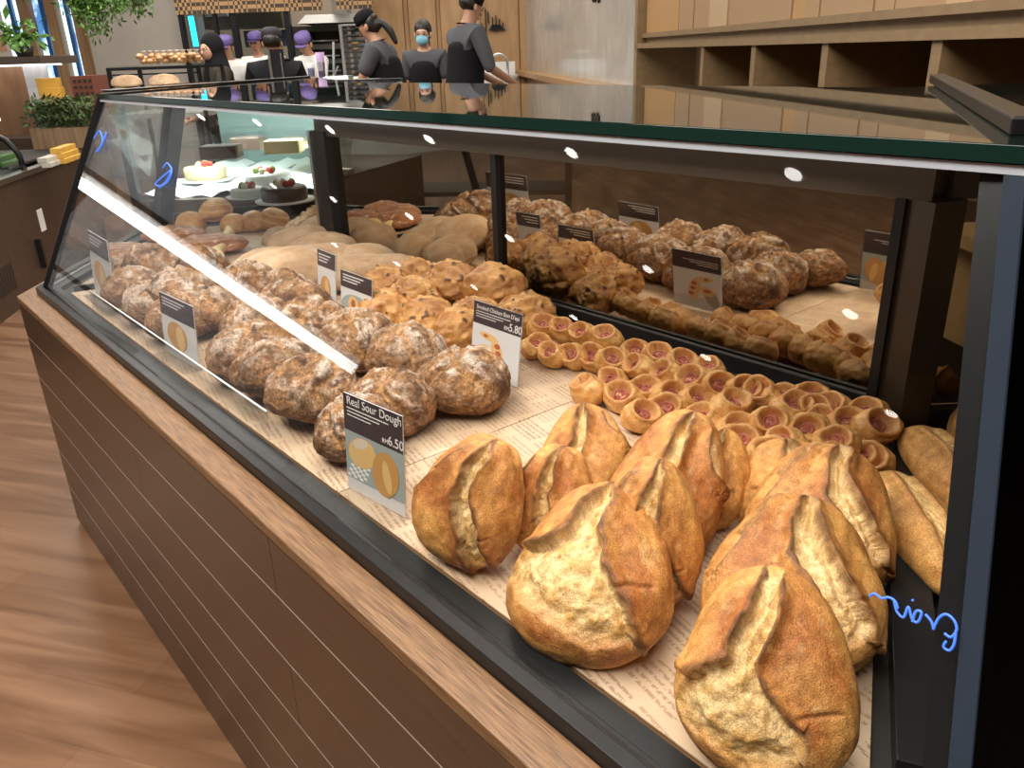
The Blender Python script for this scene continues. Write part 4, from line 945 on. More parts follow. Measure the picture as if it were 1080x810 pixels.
# ---- people
def skin(name, V, E_, Rr, m, parent, sub=2):
    me = bpy.data.meshes.new(name); me.from_pydata(V, E_, []); me.materials.append(m)
    o = link(name, me, None, parent); md = o.modifiers.new('skin', 'SKIN'); md.use_smooth_shade = True
    sv = me.skin_vertices[0].data if me.skin_vertices else None
    if sv is None:
        bm = bmesh.new(); bm.from_mesh(me); bm.verts.layers.skin.verify(); bm.to_mesh(me); bm.free(); sv = me.skin_vertices[0].data
    for i, r in enumerate(Rr): sv[i].radius = r if isinstance(r, tuple) else (r, r); sv[i].use_root = (i == 0)
    s = o.modifiers.new('subdivision', 'SUBSURF'); s.levels = sub; s.render_levels = sub
    return o
def person(u, D, H, face, label, skinm, shirt, lean=0, armR=None, armL=None, sleeve=.55, hair='short', cap=None, mask=False, apron=False, apronm=None, headturn=0, headtilt=0, build=1.0, trousers=None):
    """face: degrees, 0 = looking away from the viewer, 180 = towards; local +y is forward"""
    b = atd(u, 60, D); e = empty('person', (b.x, b.y, 0), YAW + math.radians(face)); tag(e, label, 'person')
    s = H / 1.70; ln = math.radians(lean)
    def T(x, y, z):                                   # bend the upper body forward about the hips
        z0 = .92
        if z > z0: dz = z - z0; y, z = y * math.cos(ln) + dz * math.sin(ln), z0 + dz * math.cos(ln) - y * math.sin(ln)
        return (x * s, y * s, z * s)
    bw = build
    V = [T(0, 0, .92), T(0, .01, 1.08), T(0, .0, 1.24), T(0, -.01, 1.38), T(0, .0, 1.47)]; R_ = [(.14 * bw, .10), (.11 * bw, .085), (.12 * bw, .085), (.085 * bw, .060), (.050, .050)]
    E_ = [(0, 1), (1, 2), (2, 3), (3, 4)]
    nk = Vector(V[4])
    armR = armR or ((.22, .0, 1.15), (.23, .06, .92)); armL = armL or ((-.22, .0, 1.15), (-.23, .06, .92))
    hands = []
    for sg, arm in ((1, armR), (-1, armL)):
        i = len(V); V += [T(sg * .17 * bw, -.005, 1.385), tuple(c * s for c in arm[0]), tuple(c * s for c in arm[1])]; R_ += [.044, .040, .028]
        E_ += [(3, i), (i, i + 1), (i + 1, i + 2)]
        dv = (Vector(V[i + 2]) - Vector(V[i + 1])).normalized(); V.append(tuple(Vector(V[i + 2]) + dv * .075 * s)); R_.append((.036, .017)); E_.append((i + 2, i + 3)); hands.append((i, dv, sg))
    for sg in (1, -1):
        i = len(V); V += [T(sg * .09, 0, .86), (sg * .10 * s, .01, .48 * s), (sg * .10 * s, -.02, .09 * s), (sg * .10 * s, .14 * s, .04 * s)]; R_ += [.085, .058, .042, .035]; E_ += [(0, i), (i, i + 1), (i + 1, i + 2), (i + 2, i + 3)]
    # head chain with jaw, cheeks, crown
    ht, hn = math.radians(headtilt), math.radians(headturn)
    HR = Matrix.Rotation(-hn, 3, 'Z') @ Matrix.Rotation(-ht - ln * .6, 3, 'X')
    def Hd(x, y, z): return tuple(nk + HR @ Vector((x, y, z)) * s)
    i = len(V); V += [Hd(0, .02, .065), Hd(0, .012, .125), Hd(0, .0, .175)]; R_ += [(.058, .066), (.074, .090), (.062, .076)]; E_ += [(4, i), (i, i + 1), (i + 1, i + 2)]
    R_ = [tuple(q * s for q in r) if isinstance(r, tuple) else r * s for r in R_]
    nb = len(V)
    for (ia, dv, sg) in hands:                         # five fingers, rooted in the palm
        palm = Vector(V[ia + 3]); side = dv.cross(Vector((0, 0, 1))); side = side.normalized() if side.length > .1 else Vector((1, 0, 0)); dn = dv.cross(side).normalized()
        if dn.z > 0: dn = -dn
        for q, L in ((-1.5, .055), (-.5, .070), (.5, .074), (1.5, .066)):
            r0 = palm + side * q * .018 * s; i = len(V); V += [tuple(r0), tuple(r0 + dv * L * .55 * s), tuple(r0 + dv * L * .9 * s + dn * .022 * s)]; R_ += [.0095 * s, .009 * s, .0075 * s]; E_ += [(i, i + 1), (i + 1, i + 2)]
        r0 = palm - dv * .04 * s + side * .022 * sg * s; i = len(V); V += [tuple(r0), tuple(r0 + side * sg * .025 * s + dv * .03 * s), tuple(r0 + side * sg * .03 * s + dv * .058 * s)]; R_ += [.012 * s, .010 * s, .008 * s]; E_ += [(i, i + 1), (i + 1, i + 2)]
    bd = skin('body', V, E_, R_, skinm, e)
    sv = bd.data.skin_vertices[0].data
    k = nb
    while k < len(V): sv[k].use_root = True; k += 3
    # face: nose, eyes, brows, mouth, ears
    mb = MB(); mb.ball(Hd(0, .098 - .03 * mask, .105), (.011 * s, .014 * s, .018 * s), 6); mb.ball(Hd(.078, 0, .11), (.012 * s, .02 * s, .03 * s), 6); mb.ball(Hd(-.078, 0, .11), (.012 * s, .02 * s, .03 * s), 6); mb.build('nose_and_ears', skinm, e)
    mb = MB()
    for sx in (-.032, .032): mb.ball(Hd(sx, .086, .128), (.012 * s, .006 * s, .006 * s), 6); mb.tube([Hd(sx - .016, .086, .147), Hd(sx + .016, .086, .147)], .0035 * s, 5)
    mb.build('eyes_and_brows', M['hair'], e)
    if not mask: mb = MB(); mb.tube([Hd(-.024, .080, .062), Hd(0, .089, .060), Hd(.024, .080, .062)], .005 * s, 6); mb.build('mouth', mat('lips', (.35, .12, .09), .5), e)
    # clothes
    def sleeve_part(): 
        Vs = [T(0, 0, .90), T(0, .01, 1.08), T(0, .0, 1.24), T(0, -.01, 1.375), T(0, -.006, 1.455)]; Rs = [(.168 * bw, .128), (.142 * bw, .118), (.160 * bw, .122), (.142 * bw, .112), (.088, .084)]; Es = [(0, 1), (1, 2), (2, 3), (3, 4)]
        for sg, arm in ((1, armR), (-1, armL)):
            a = Vector(T(sg * .175 * bw, -.005, 1.385)); el = Vector(arm[0]) * s; wr = Vector(arm[1]) * s; i = len(Vs)
            Vs.append(tuple(a)); Rs.append(.080); Es.append((3, i))
            if sleeve <= 1: Vs.append(tuple(a.lerp(el, sleeve))); Rs.append(.068); Es.append((i, i + 1))
            else: Vs += [tuple(el), tuple(el.lerp(wr, sleeve - 1))]; Rs += [.054, .046]; Es += [(i, i + 1), (i + 1, i + 2)]
        return Vs, Es, [tuple(q * s for q in r) if isinstance(r, tuple) else r * s for r in Rs]
    skin('shirt', *(lambda a: (a[0], a[1], a[2]))(sleeve_part()), shirt, e)
    Vt = [T(0, 0, .93)]; Rt_ = [(.165 * bw * s, .125 * s)]; Et = []
    for sg in (1, -1):
        i = len(Vt); Vt += [T(sg * .09, 0, .84), (sg * .10 * s, .01, .48 * s), (sg * .10 * s, -.02, .10 * s)]; Rt_ += [.098 * s, .072 * s, .060 * s]; Et += [(0, i), (i, i + 1), (i + 1, i + 2)]
    skin('trousers', Vt, Et, Rt_, trousers or M['blackcloth'], e)
    if apron:
        Va = [T(0, 0, .55), T(0, 0, .93), T(0, .012, 1.10), T(0, .004, 1.27), T(0, -.006, 1.345)]; skin('apron', Va, [(0, 1), (1, 2), (2, 3), (3, 4)], [(.20 * s, .18 * s), (.190 * bw * s, .175 * s), (.172 * bw * s, .165 * s), (.182 * bw * s, .165 * s), (.150 * bw * s, .150 * s)], apronm or M['blackcloth'], e)
    # hair / headwear
    if hair == 'hijab':
        Vh = [Hd(0, -.018, .185), Hd(0, -.026, .12), Hd(0, -.030, .04), T(0, -.01, 1.42), T(0, .0, 1.28), T(0, .0, 1.10)]; skin('headscarf', Vh, [(i, i + 1) for i in range(5)], [(.092 * s, .098 * s), (.104 * s, .108 * s), (.096 * s, .100 * s), (.150 * s, .115 * s), (.185 * s, .140 * s), (.19 * s, .14 * s)], M['blackcloth'], e)
        mb = MB(); mb.ball(Hd(0, -.022, .135), (.098 * s, .106 * s, .130 * s), 14); mb.build('hood', M['blackcloth'], e)
        mb = MB(); mb.ball(Hd(0, .046, .105), (.058 * s, .070 * s, .080 * s), 12); mb.build('face', skinm, e)
        mb = MB(); [(mb.ball(Hd(sx * .023, .108, .122), (.010 * s, .006 * s, .005 * s), 6), mb.tube([Hd(sx * .012, .110, .138), Hd(sx * .036, .102, .138)], .003 * s, 5)) for sx in (-1, 1)]; mb.build('eyes', M['hair'], e)
        mb = MB(); mb.ball(Hd(0, .116, .100), (.011 * s, .014 * s, .018 * s), 6); mb.build('nose', skinm, e)
    elif hair:
        Vh = [Hd(0, -.020, .185), Hd(0, -.034, .135), Hd(0, -.042, .075)]; Rh = [(.082 * s, .088 * s), (.093 * s, .096 * s), (.076 * s, .070 * s)]; Eh = [(0, 1), (1, 2)]
        if hair == 'tail': Vh += [Hd(0, -.12, .10), Hd(0, -.15, .0), Hd(0, -.14, -.12)]; Rh += [.035 * s, .035 * s, .018 * s]; Eh += [(2, 3), (3, 4), (4, 5)]
        skin('hair', Vh, Eh, Rh, M['hair'], e)
        if cap is None: mb = MB(); mb.ball(Hd(0, -.028, .158), (.088 * s, .094 * s, .098 * s), 12); mb.build('hair_crown', M['hair'], e)
    if cap is not None:
        cm, style = cap; mb = MB(); c = Hd(0, -.004, .182)
        pr = [(.088, -.02), (.092, .0), (.094, .03), (.084, .055), (.05, .072), (.002, .076)] if style == 'cap' else [(.084, -.035), (.088, .0), (.094, .045), (.096, .085), (.080, .098), (.004, .102)]
        mb.lathe([(r * s, z * s) for r, z in pr], 20)
        if style == 'cap':
            v = [(.07 * s * math.sin(t), (.085 + .068 * math.cos(t)) * s, -.012 * s - .012 * abs(math.sin(t))) for t in [math.radians(a) for a in range(-90, 91, 15)]]
            n = len(v); mb.add(v + [(x, y, z - .008 * s) for x, y, z in v], [tuple(range(n)), tuple(range(2 * n - 1, n - 1, -1))] + [(i, i + n, i + 1 + n, i + 1) for i in range(n - 1)] + [(n - 1, 2 * n - 1, n, 0)])
        o = mb.build('cap', cm, e); o.location = c; o.rotation_euler = (HR.to_euler())
    if mask:
        mb = MB(); mb.ball((0, 0, 0), (.062 * s, .040 * s, .050 * s), 10); o = mb.build('face_mask', M['mask'], e); o.location = Hd(0, .066, .072); o.rotation_euler = HR.to_euler()
        mb = MB(); [mb.tube([Hd(sx * .055, .07, .09), Hd(sx * .078, .0, .115)], .003 * s, 5) for sx in (-1, 1)]; mb.build('mask_strap', M['mask'], e)
    return e
# left shoulder is local -x when facing +y ; face 90 = looking to the left of the picture
person(487, 7.2, 1.72, -58, 'man in a dark cap, black vest and grey rolled sleeves reaching to the sink', M['skin'], M['greycloth'], lean=7, armR=((.25, .12, 1.12), (.20, .36, 1.0)), armL=((-.22, .14, 1.14), (-.10, .38, 1.0)), sleeve=1.05, cap=(M['blackcloth'], 'tall'), apron=True, headtilt=18)
person(448, 7.9, 1.52, 172, 'woman in a light blue face mask and black apron facing the counter', M['skin_pale'], M['greycloth'], armR=((.21, -.02, 1.12), (.18, .10, .92)), armL=((-.22, .0, 1.12), (-.20, .10, .94)), sleeve=.9, hair='tail', mask=True, apron=True, headturn=0, headtilt=8)
person(414, 7.0, 1.60, 78, 'woman in a black cap and grey shirt bending left over a tray', M['skin'], M['greycloth'], lean=14, armR=((.2, .26, 1.10), (.10, .50, .98)), armL=((-.18, .24, 1.12), (-.10, .50, 1.0)), sleeve=.8, hair='tail', cap=(M['blackcloth'], 'cap'), apron=True, headtilt=20)
person(289, 6.8, 1.46, 8, 'person in a black cap and black T-shirt seen from behind at the till', M['skin'], M['blackcloth'], armR=((.25, .08, 1.10), (.14, .30, 1.06)), armL=((-.26, .06, 1.10), (-.16, .28, 1.06)), sleeve=.75, cap=(mat('cap_black', (.012, .012, .02), .7), 'cap'), headtilt=6, build=1.12)
person(230, 7.0, 1.44, 128, 'woman in a black headscarf and dark olive top looking back to the left', M['skin_pale'], mat('olive_cloth', (.045, .038, .026), .85), lean=4, armR=((.2, .12, 1.1), (.1, .32, 1.0)), armL=((-.2, .12, 1.1), (-.1, .32, 1.0)), sleeve=1.7, hair='hijab', headtilt=6, headturn=-20)
person(334, 9.0, 1.51, 150, 'baker in a purple cap and white jacket behind the counter, leaning left', M['skin'], M['white'], lean=14, armR=((.22, .2, 1.1), (.12, .42, 1.0)), armL=((-.22, .2, 1.1), (-.12, .42, 1.0)), sleeve=1.6, cap=(M['purple'], 'cap'), headtilt=22, headturn=-15)
person(241, 9.0, 1.48, 200, 'baker in a purple cap behind the glass next to the headscarved woman', M['skin'], M['white'], lean=6, sleeve=1.5, cap=(M['purple'], 'cap'), headtilt=14, headturn=25)
person(273, 9.62, 1.52, 170, 'baker in a purple cap mostly hidden behind the black-capped person', M['skin'], M['white'], sleeve=1.5, cap=(M['purple'], 'cap'), headtilt=8)
# lettering on the back of the cap
# ---- sink, splashback and tap before the oak wall
D = 8.6; e = fparent('sink', 522, 66, D, 0, 'white sink with raised splashback before the oak wall', 'sink')
x0, x1 = -px(24, D), px(22, D)
mb = MB(); mb.box(x0, 0, 0, x1, .55, .92); mb.build('cabinet', M['oakwall'], e)
mb = MB(); mb.box(x0 - .02, -.03, .92, x1 + .02, .58, .955); mb.box(x0, .50, .955, x1, .55, fz(520, 66, D)); mb.build('basin_top', M['white'], e)
mb = MB(); mb.lathe([(.16, .0), (.20, .10), (.185, .10), (.15, .01)], 24, (px(4, D), .25, .93)); mb.build('basin', mat('basin_grey', (.45, .44, .40), .4), e)
z0, z1 = .95, fz(525, 57, D); r = .5 * px(19, D)
xc = px(4, D); pts = [(xc + r, .4, z0), (xc + r, .4, z1 - r)] + [(xc + r * math.cos(a), .4, z1 - r + r * math.sin(a)) for a in [math.pi * k / 10 for k in range(1, 11)]] + [(xc - r, .4, z1 - r - .06)]
mb = MB(); mb.tube(pts, .014, 10); mb.build('tap', M['steel'], e)
# small black emblem on the oak wall
D = 10.28; e = fparent('wall_emblem', 524, 22, D, 0, 'small black emblem of thin upright strokes on the oak wall above the sink', 'sign')
mb = MB(); zc = fz(524, 22, D)
for dx, dz0, dz1 in ((-.13, -.14, .13), (-.10, -.02, .10), (-.05, -.10, .04), (-.01, -.12, .06), (.03, -.10, .02), (.07, -.07, -.02)): mb.box(dx - .006, -.02, zc + dz0, dx + .006, .0, zc + dz1)
mb.prism([(-.10, -.02), (.10, -.02), (.10, 0), (-.10, 0)], zc - .10, zc - .04, [(-.06, -.02), (.04, -.02), (.04, 0), (-.06, 0)]); mb.build('emblem', M['black'], e)
# emblem on marble
mb = MB()
for k, (ds, z0, z1) in enumerate(((0, 1.545, 1.62), (.05, 1.53, 1.60), (.10, 1.55, 1.62), (.17, 1.54, 1.61), (.24, 1.545, 1.62))): wbox(mb, 5.75 + ds, -.012, z0, 5.78 + ds, .0, z1)
wbox(mb, 5.75, -.012, 1.56, 6.0, 0, 1.572); tag(mb.build('marble_lettering', M['black']), 'black characters at the top of the polished marble wall', 'sign')

# ---- kitchen: hood, deck oven, tray rack, duct
D = 10.4; e = fparent('deck_oven', 340, 50, D, 0, 'large steel deck oven under the hood in the kitchen', 'oven')
w = px(40, D)
mb = MB(); mb.box(-w * .75, 0, 0, w * .9, .9, fz(340, 27, D)); mb.build('oven_body', mat('oven_steel', (.16, .145, .13), .3, .8), e)
for za, zb in ((33, 46), (52, 62), (67, 78)):
    mb = MB(); mb.box(-w * .55, -.03, fz(340, zb, D), w * .5, .0, fz(340, za, D)); mb.build('oven_door', mat('oven_glass', (.012, .010, .009), .1), e)
    mb = MB(); mb.tube([(-w * .5, -.05, fz(340, zb, D) + .03), (w * .45, -.05, fz(340, zb, D) + .03)], .012, 8); mb.build('oven_handle', M['steel'], e)
D = 9.9; e = fparent('extractor_hood', 347, 20, D, 0, 'steel extractor hood with a bright reflection above the oven', 'hood')
za, zb = fz(347, 24, D), fz(347, 14, D)
mb = MB(); mb.prism([(-px(33, D), 0), (px(40, D), 0), (px(40, D), .8), (-px(33, D), .8)], za, zb, [(-px(28, D), .2), (px(36, D), .2), (px(36, D), .8), (-px(28, D), .8)]); mb.build('hood_canopy', mat('hood_steel', (.10, .095, .085), .45, .3), e)
mb = MB(); mb.box(px(0, D), .25, zb, px(15, D), .6, 2.6); mb.build('duct', mat('duct_steel', (.45, .43, .40), .4, .7), e)
D = 9.0; e = fparent('tray_rack', 374, 50, D, 0, 'tall steel rack of dark baking trays left of the bending woman', 'rack')
w = px(13, D)
for sx in (-w, w):
    for dy in (0, .5): mb = MB(); mb.box(sx - .015, dy, 0, sx + .015, dy + .03, fz(374, 25, D)); mb.build('rack_upright', M['steel'], e)
mb = MB(); mb.box(-w, 0, fz(374, 27, D), w, .53, fz(374, 25, D)); mb.build('rack_top', M['steel'], e)
for k in range(9):
    z = fz(374, 80 - k * 6, D); mb = MB(); mb.box(-w + .016, .0, z, w - .016, .52, z + .018); mb.build('baking_tray', M['dark'], e)
D = 8.98
for k, v in enumerate((45, 51)):
    p = atd(372, v, D); mb = MB(); mb.ball((0, 0, 0), (.085, .05, .022), 8); o = mb.build('bread_on_rack', M['ciabatta'] if False else mat('pale_roll', (.70, .50, .28), .6)); o.location = (p.x + FW[0] * .1, p.y + FW[1] * .1, p.z); tag(o, ['upper', 'lower'][k] + ' pale roll on the steel tray rack', 'bread roll')
D = 9.5; e = fparent('steel_cabinet', 240, 60, D + .9, 0, 'dark steel kitchen cabinets behind the glazed kitchen front', 'cabinet')
D2 = D + .9
mb = MB(); mb.box(-px(42, D2), 0, 0, px(62, D2), .6, 1.02); mb.build('cabinet_body', mat('kitchen_steel', (.18, .17, .165), .35, .6), e)
mb = MB(); mb.box(-px(22, D2), .1, fz(240, 30, D2), px(60, D2), .5, fz(240, 8, D2)); mb.build('wall_cabinet', mat('kitchen_steel_dark', (.11, .095, .08), .4, .5), e)
mb = MB(); mb.box(-px(18, D2), .05, fz(240, 17, D2), px(5, D2), .1, fz(240, 9, D2)); mb.build('notice_board', mat('notice', (.34, .35, .36), .5), e)
mb = MB(); mb.box(px(10, D2), .4, fz(240, 50, D2), px(60, D2), .55, fz(240, 32, D2)); mb.build('blue_backsplash', mat('blue_grey', (.10, .13, .22), .5), e)
D = 9.6; a = atd(201, 17, D); b = atd(207, 49, D); mb = MB(); mb.bar(a, b, px(5, D), .03, (FW[0], FW[1], 0)); tag(mb.build('cyan_light_tube', M['cyan']), 'glowing cyan upright light by the edge of the stone wall', 'light')
D = 8.9; e = fparent('prep_counter', 300, 80, D - 1.0, 0, 'pale service counter behind the till where the bakers stand', 'counter')
D = 7.9
mb = MB(); mb.box(-px(70, D), 0, 0, px(85, D), .6, 1.04); mb.build('counter_body', mat('counter_tan', (.30, .21, .13), .5), e)
mb = MB(); mb.box(-px(72, D), -.02, 1.04, px(87, D), .62, 1.07); mb.build('counter_top', M['white'], e)
mb = MB(); mb.box(-px(58, D), .1, 1.07, -px(26, D), .4, 1.20); mb.build('glass_cover', M['acrylic'], e)
# till counter objects
D = 5.3
e = fparent('till_counter', 320, 84, 5.18, 0, 'dark till counter behind the cake case carrying the screen and cups', 'counter')
mb = MB(); mb.box(-px(62, D), 0, 0, px(70, D), .32, 1.10); mb.build('counter_body', M['plank_dark'], e)
mb = MB(); mb.box(-px(64, D), -.02, 1.10, px(72, D), .34, 1.119); mb.build('counter_top', M['steel'], e)
e = fparent('till_screen', 293, 68, D, 1.12, 'black upright screen with steel frame standing before the black-capped person', 'screen')
mb = MB(); mb.box(-px(7, D), 0, .0, px(7, D), .02, fz(293, 50, D) - 1.13); mb.build('screen_panel', mat('screen_dark', (.03, .03, .035), .15), e)
mb = MB(); mb.box(-px(9, D), -.01, .0, -px(6.5, D), .03, fz(293, 50, D) - 1.13); mb.box(px(4, D), -.012, .0, px(5.2, D), -.002, fz(293, 52, D) - 1.14); mb.build('screen_frame', M['steel'], e)
for (u, v0, v1, w_, m_, lab) in ((329, 66, 82, 8, 'white', 'white printed paper cup on the till counter'), (339, 55, 73, 9, 'purple', 'lilac paper cup holder behind the white cup on the till counter')):
    e = fparent('paper_cup', u, v1, D, 1.12, lab, 'cup', None); h = fz(u, v0, D) - 1.12; r = px(w_, D) / 2
    mb = MB(); mb.lathe([(r * .75, 0), (r, h), (r * 1.04, h), (r * .7, .01)], 20); mb.build('cup_body', mat('cup_' + m_, (.75, .75, .80) if m_ == 'white' else (.48, .33, .60), .5), e)
    mb = MB(); 
    for k in (-1, 0, 1): mb.box(k * r * .45 - r * .12, -r * 1.02, h * .35, k * r * .45 + r * .12, -r * .95, h * .72)
    mb.build('cup_print', mat('cup_print', (.22, .25, .62) if m_ == 'white' else (.75, .7, .8), .5), e)
e = fparent('tong_stand', 352, 84, D, 1.12, 'upright steel tongs leaning on a stand at the right of the till counter', 'tongs')
mb = MB(); mb.bar((0, 0, 0), (px(4, D), .0, fz(354, 44, D) - 1.12), .016, .012); mb.bar((px(-2, D), 0, .0), (px(6, D), 0, px(14, D)), .012, .01); mb.build('tong_arm', M['steel'], e)
mb = MB(); mb.box(-px(8, D), -.08, 0, px(18, D), .1, .025); mb.build('stand_tray', M['steel'], e)

# ---- case of cakes beyond the far end of the bread case
D = 3.32; XA, XB = fx(112, D, 85), fx(386, D, 85)
e = empty('cake_case', at3(0, D, 0), YAW); tag(e, 'glass case of cakes on white cloth behind the far end of the bread case', 'display case')
mb = MB(); mb.box(XA, 0, 0, XB, 1.25, .735); mb.build('case_base', M['plank_dark'], e)
mb = MB()
ng = 30; vs = [];
for j in range(9):
    for i in range(ng): vs.append((XA + (XB - XA) * i / (ng - 1), .05 + 1.15 * j / 8, .745 + .010 * math.sin(i * 1.9 + j) + .008 * math.sin(i * .7 - j * 1.6)))
mb.add(vs, [(j * ng + i, j * ng + i + 1, (j + 1) * ng + i + 1, (j + 1) * ng + i) for j in range(8) for i in range(ng - 1)], True); mb.build('white_cloth', M['cloth'], e)
mb = MB(); mb.box(XA, .55, .885, XB, 1.15, .90); mb.build('glass_shelf', M['side_glass'], e)
mb = MB(); mb.box(XA + (XB - XA) * .42, .50, .872, XA + (XB - XA) * .86, .95, .888); mb.build('wooden_shelf_board', mat('shelf_board', (.46, .36, .22), .5), e)
mb = MB(); mb.box(XA, 1.2, .735, XB, 1.22, 1.12); mb.build('back_pane', mat('pale_teal_pane', (.20, .28, .265), .3), e)
mb = MB(); mb.box(XA, -.02, 1.125, XB, .06, 1.14); mb.box(XA, 1.16, 1.125, XB, 1.24, 1.14); mb.box(XB - .03, 0, .735, XB, .04, 1.13); mb.box(XA, 0, .735, XA + .03, .04, 1.13); mb.build('case_frame', M['black'], e)
mb = MB(); mb.box(XA, .06, 1.127, XB, 1.16, 1.137); mb.build('case_lid', M['side_glass'], e)
area('cake_case_led', at3((XA + XB) / 2, D + .2, 1.10), at3((XA + XB) / 2, D + .5, .74), 1.0, .04, 22, (.93, 1, 1)).rotation_euler.rotate_axis('Z', 0)
CW = [at3(0, 0, 0)]
def cake(u, v, D_, z, r, h, m, label, top='berries'):
    p = onz(u, v, z); e = empty('cake', (p.x, p.y, z), YAW); tag(e, label, 'cake')
    mb = MB(); mb.lathe([(r * 1.25, 0), (r * 1.3, .006), (r * .2, .006)], 28); mb.build('cake_board', M['white'], e)
    mb = MB(); mb.lathe([(r * .97, .006), (r, .014), (r, h - .008), (r * .95, h), (.01, h)], 32); mb.build('cake_body', m, e)
    rr = random.Random(u)
    for k in range(7):
        a = k * .9; q = r * .55 * rr.random() ** .5; mb = MB(); mb.ball((q * math.cos(a), q * math.sin(a), h + .010), (.013, .013, .015), 6)
        mb.build('berry' if top == 'berries' else 'fruit', [mat('berry_red', (.42, .03, .02), .3), mat('fruit_green', (.20, .30, .05), .4), mat('cream', (.75, .68, .52), .5)][k % 3], e)
choc = mat('chocolate', (.06, .035, .025), .45); sponge = mat('sponge', (.58, .48, .26), .6); meringue = mat('icing', (.72, .74, .72), .5)
cake(301, 212, 0, .757, .085, .055, choc, 'chocolate cake topped with berries on white cloth by the rear post')
cake(284, 196, 0, .757, .095, .055, meringue, 'white iced cake with red fruit behind the chocolate cake')
cake(262, 208, 0, .757, .065, .035, meringue, 'low white cake dotted with green and orange fruit, left of the chocolate cake')
cake(218, 190, 0, .757, .090, .060, sponge, 'layered green and cream cake at the left of the cake case')
for (u, v, w_, m_, lab) in ((234, 168, .085, choc, 'clear boxed dark cake at the left end of the wooden shelf board'), (262, 158, .075, choc, 'clear boxed dark cake behind the left one on the wooden shelf board'), (300, 162, .085, sponge, 'clear boxed light brown cake at the right of the wooden shelf board')):
    p = onz(u, v, .889); e = empty('cake_box', (p.x, p.y, .8885), YAW); tag(e, lab, 'boxed cake', 'boxed cakes on the shelf of the cake case')
    mb = MB(); mb.box(-w_, -.05, 0, w_, .07, .095); mb.build('clear_box', M['acrylic'], e)
    mb = MB(); mb.box(-w_ * .85, -.04, .004, w_ * .85, .06, .055); mb.build('cake_slab', m_, e, .004)
    mb = MB(); mb.bar((0, -.052, .0), (0, -.052, .096), .006, .003); mb.build('ribbon', choc, e)
# board with long loaves on top of the cake case
e0_ = atd(150, 91, 3.9); brd = empty('bread_board', (e0_.x, e0_.y, 1.1385), YAW); tag(brd, 'dark board carrying long loaves on the lid of the cake case', 'board')
mb = MB(); mb.box(-px(36, 3.9), -.09, 0, px(60, 3.9), .15, .010); mb.build('board', mat('board_brown', (.10, .045, .03), .5), brd)
for k, (u, lab) in enumerate(((134, 'long floury loaf at the left of the dark board by the metal frame'), (174, 'long pale loaf at the right of the dark board by the metal frame'))):
    p = atd(u, 89, 3.9); o = bpy.data.objects.new('long_loaf', CIA[k]); COL.objects.link(o); o.scale = (.62, .7, .6); o.rotation_euler = (0, 0, YAW + .1); o.location = (p.x, p.y, 0); settle(o, 1.149); tag(o, lab, 'loaf')
# metal frame counter with wrapped bread
D = 5.9; e = fparent('display_stand', 165, 80, D, 0, 'black metal framed stand before the stone wall, wrapped bread on top', 'stand')
x0, x1 = -px(50, D), px(45, D); zt_ = fz(165, 70, D); 
for sx in (x0, x1):
    for dy in (0, .5): mb = MB(); mb.box(sx - .012, dy, 0, sx + .012, dy + .024, zt_); mb.build('stand_leg', M['black'], e)
mb = MB(); mb.box(x0, 0, zt_ - .02, x1, .02, zt_); mb.box(x0, .5, zt_ - .02, x1, .52, zt_); mb.box(x0, .0, fz(165, 77, D) - .01, x1, .02, fz(165, 77, D)); mb.box(x0 - .01, 0, zt_ - .02, x0 + .01, .52, zt_); mb.build('stand_rail', M['steel_dark'], e)
mb = MB(); mb.box(x0, 0, zt_, x1, .52, zt_ + .01); mb.build('stand_top', M['side_glass'], e)
mb = MB(); mb.box(x0, 0, .9, x1, .52, .93); mb.build('stand_shelf', mat('stand_marble', (.42, .40, .37), .4), e)
bagm = mat('wrapped_bread', (.50, .27, .11), .3, spec=.8); film = mat('clear_film', (.62, .55, .48), .15, spec=.8)
rr = random.Random(3)
for k in range(9):
    u = 153 + k * 7; p = atd(u, 66, D + .15); h = fz(u, 57, D)
    e = empty('bread_bag', (p.x, p.y, zt_ + .011), YAW + rr.uniform(-.5, .5)); tag(e, ['leftmost wrapped bread bag on the metal stand', 'second wrapped bread bag from the left on the metal stand', 'third wrapped bread bag from the left on the metal stand', 'fourth wrapped bread bag from the left on the metal stand', 'middle wrapped bread bag on the metal stand', 'fourth wrapped bread bag from the right on the metal stand', 'third wrapped bread bag from the right on the metal stand', 'second wrapped bread bag from the right on the metal stand', 'rightmost wrapped bread bag on the metal stand'][k], 'wrapped bread', 'wrapped bread bags in a row')
    mb = MB(); [mb.ball((rr.uniform(-.012, .012), rr.uniform(-.03, .03), .022 + .016 * q), (.026, .034, .020), 7) for q in range(3)]; mb.build('bread_inside', bagm, e)
    mb = MB(); mb.lathe([(.006, .058), (.004, .064), (.016, .082), (.020, .090), (.005, .066)], 8); mb.build('gathered_top', film, e)

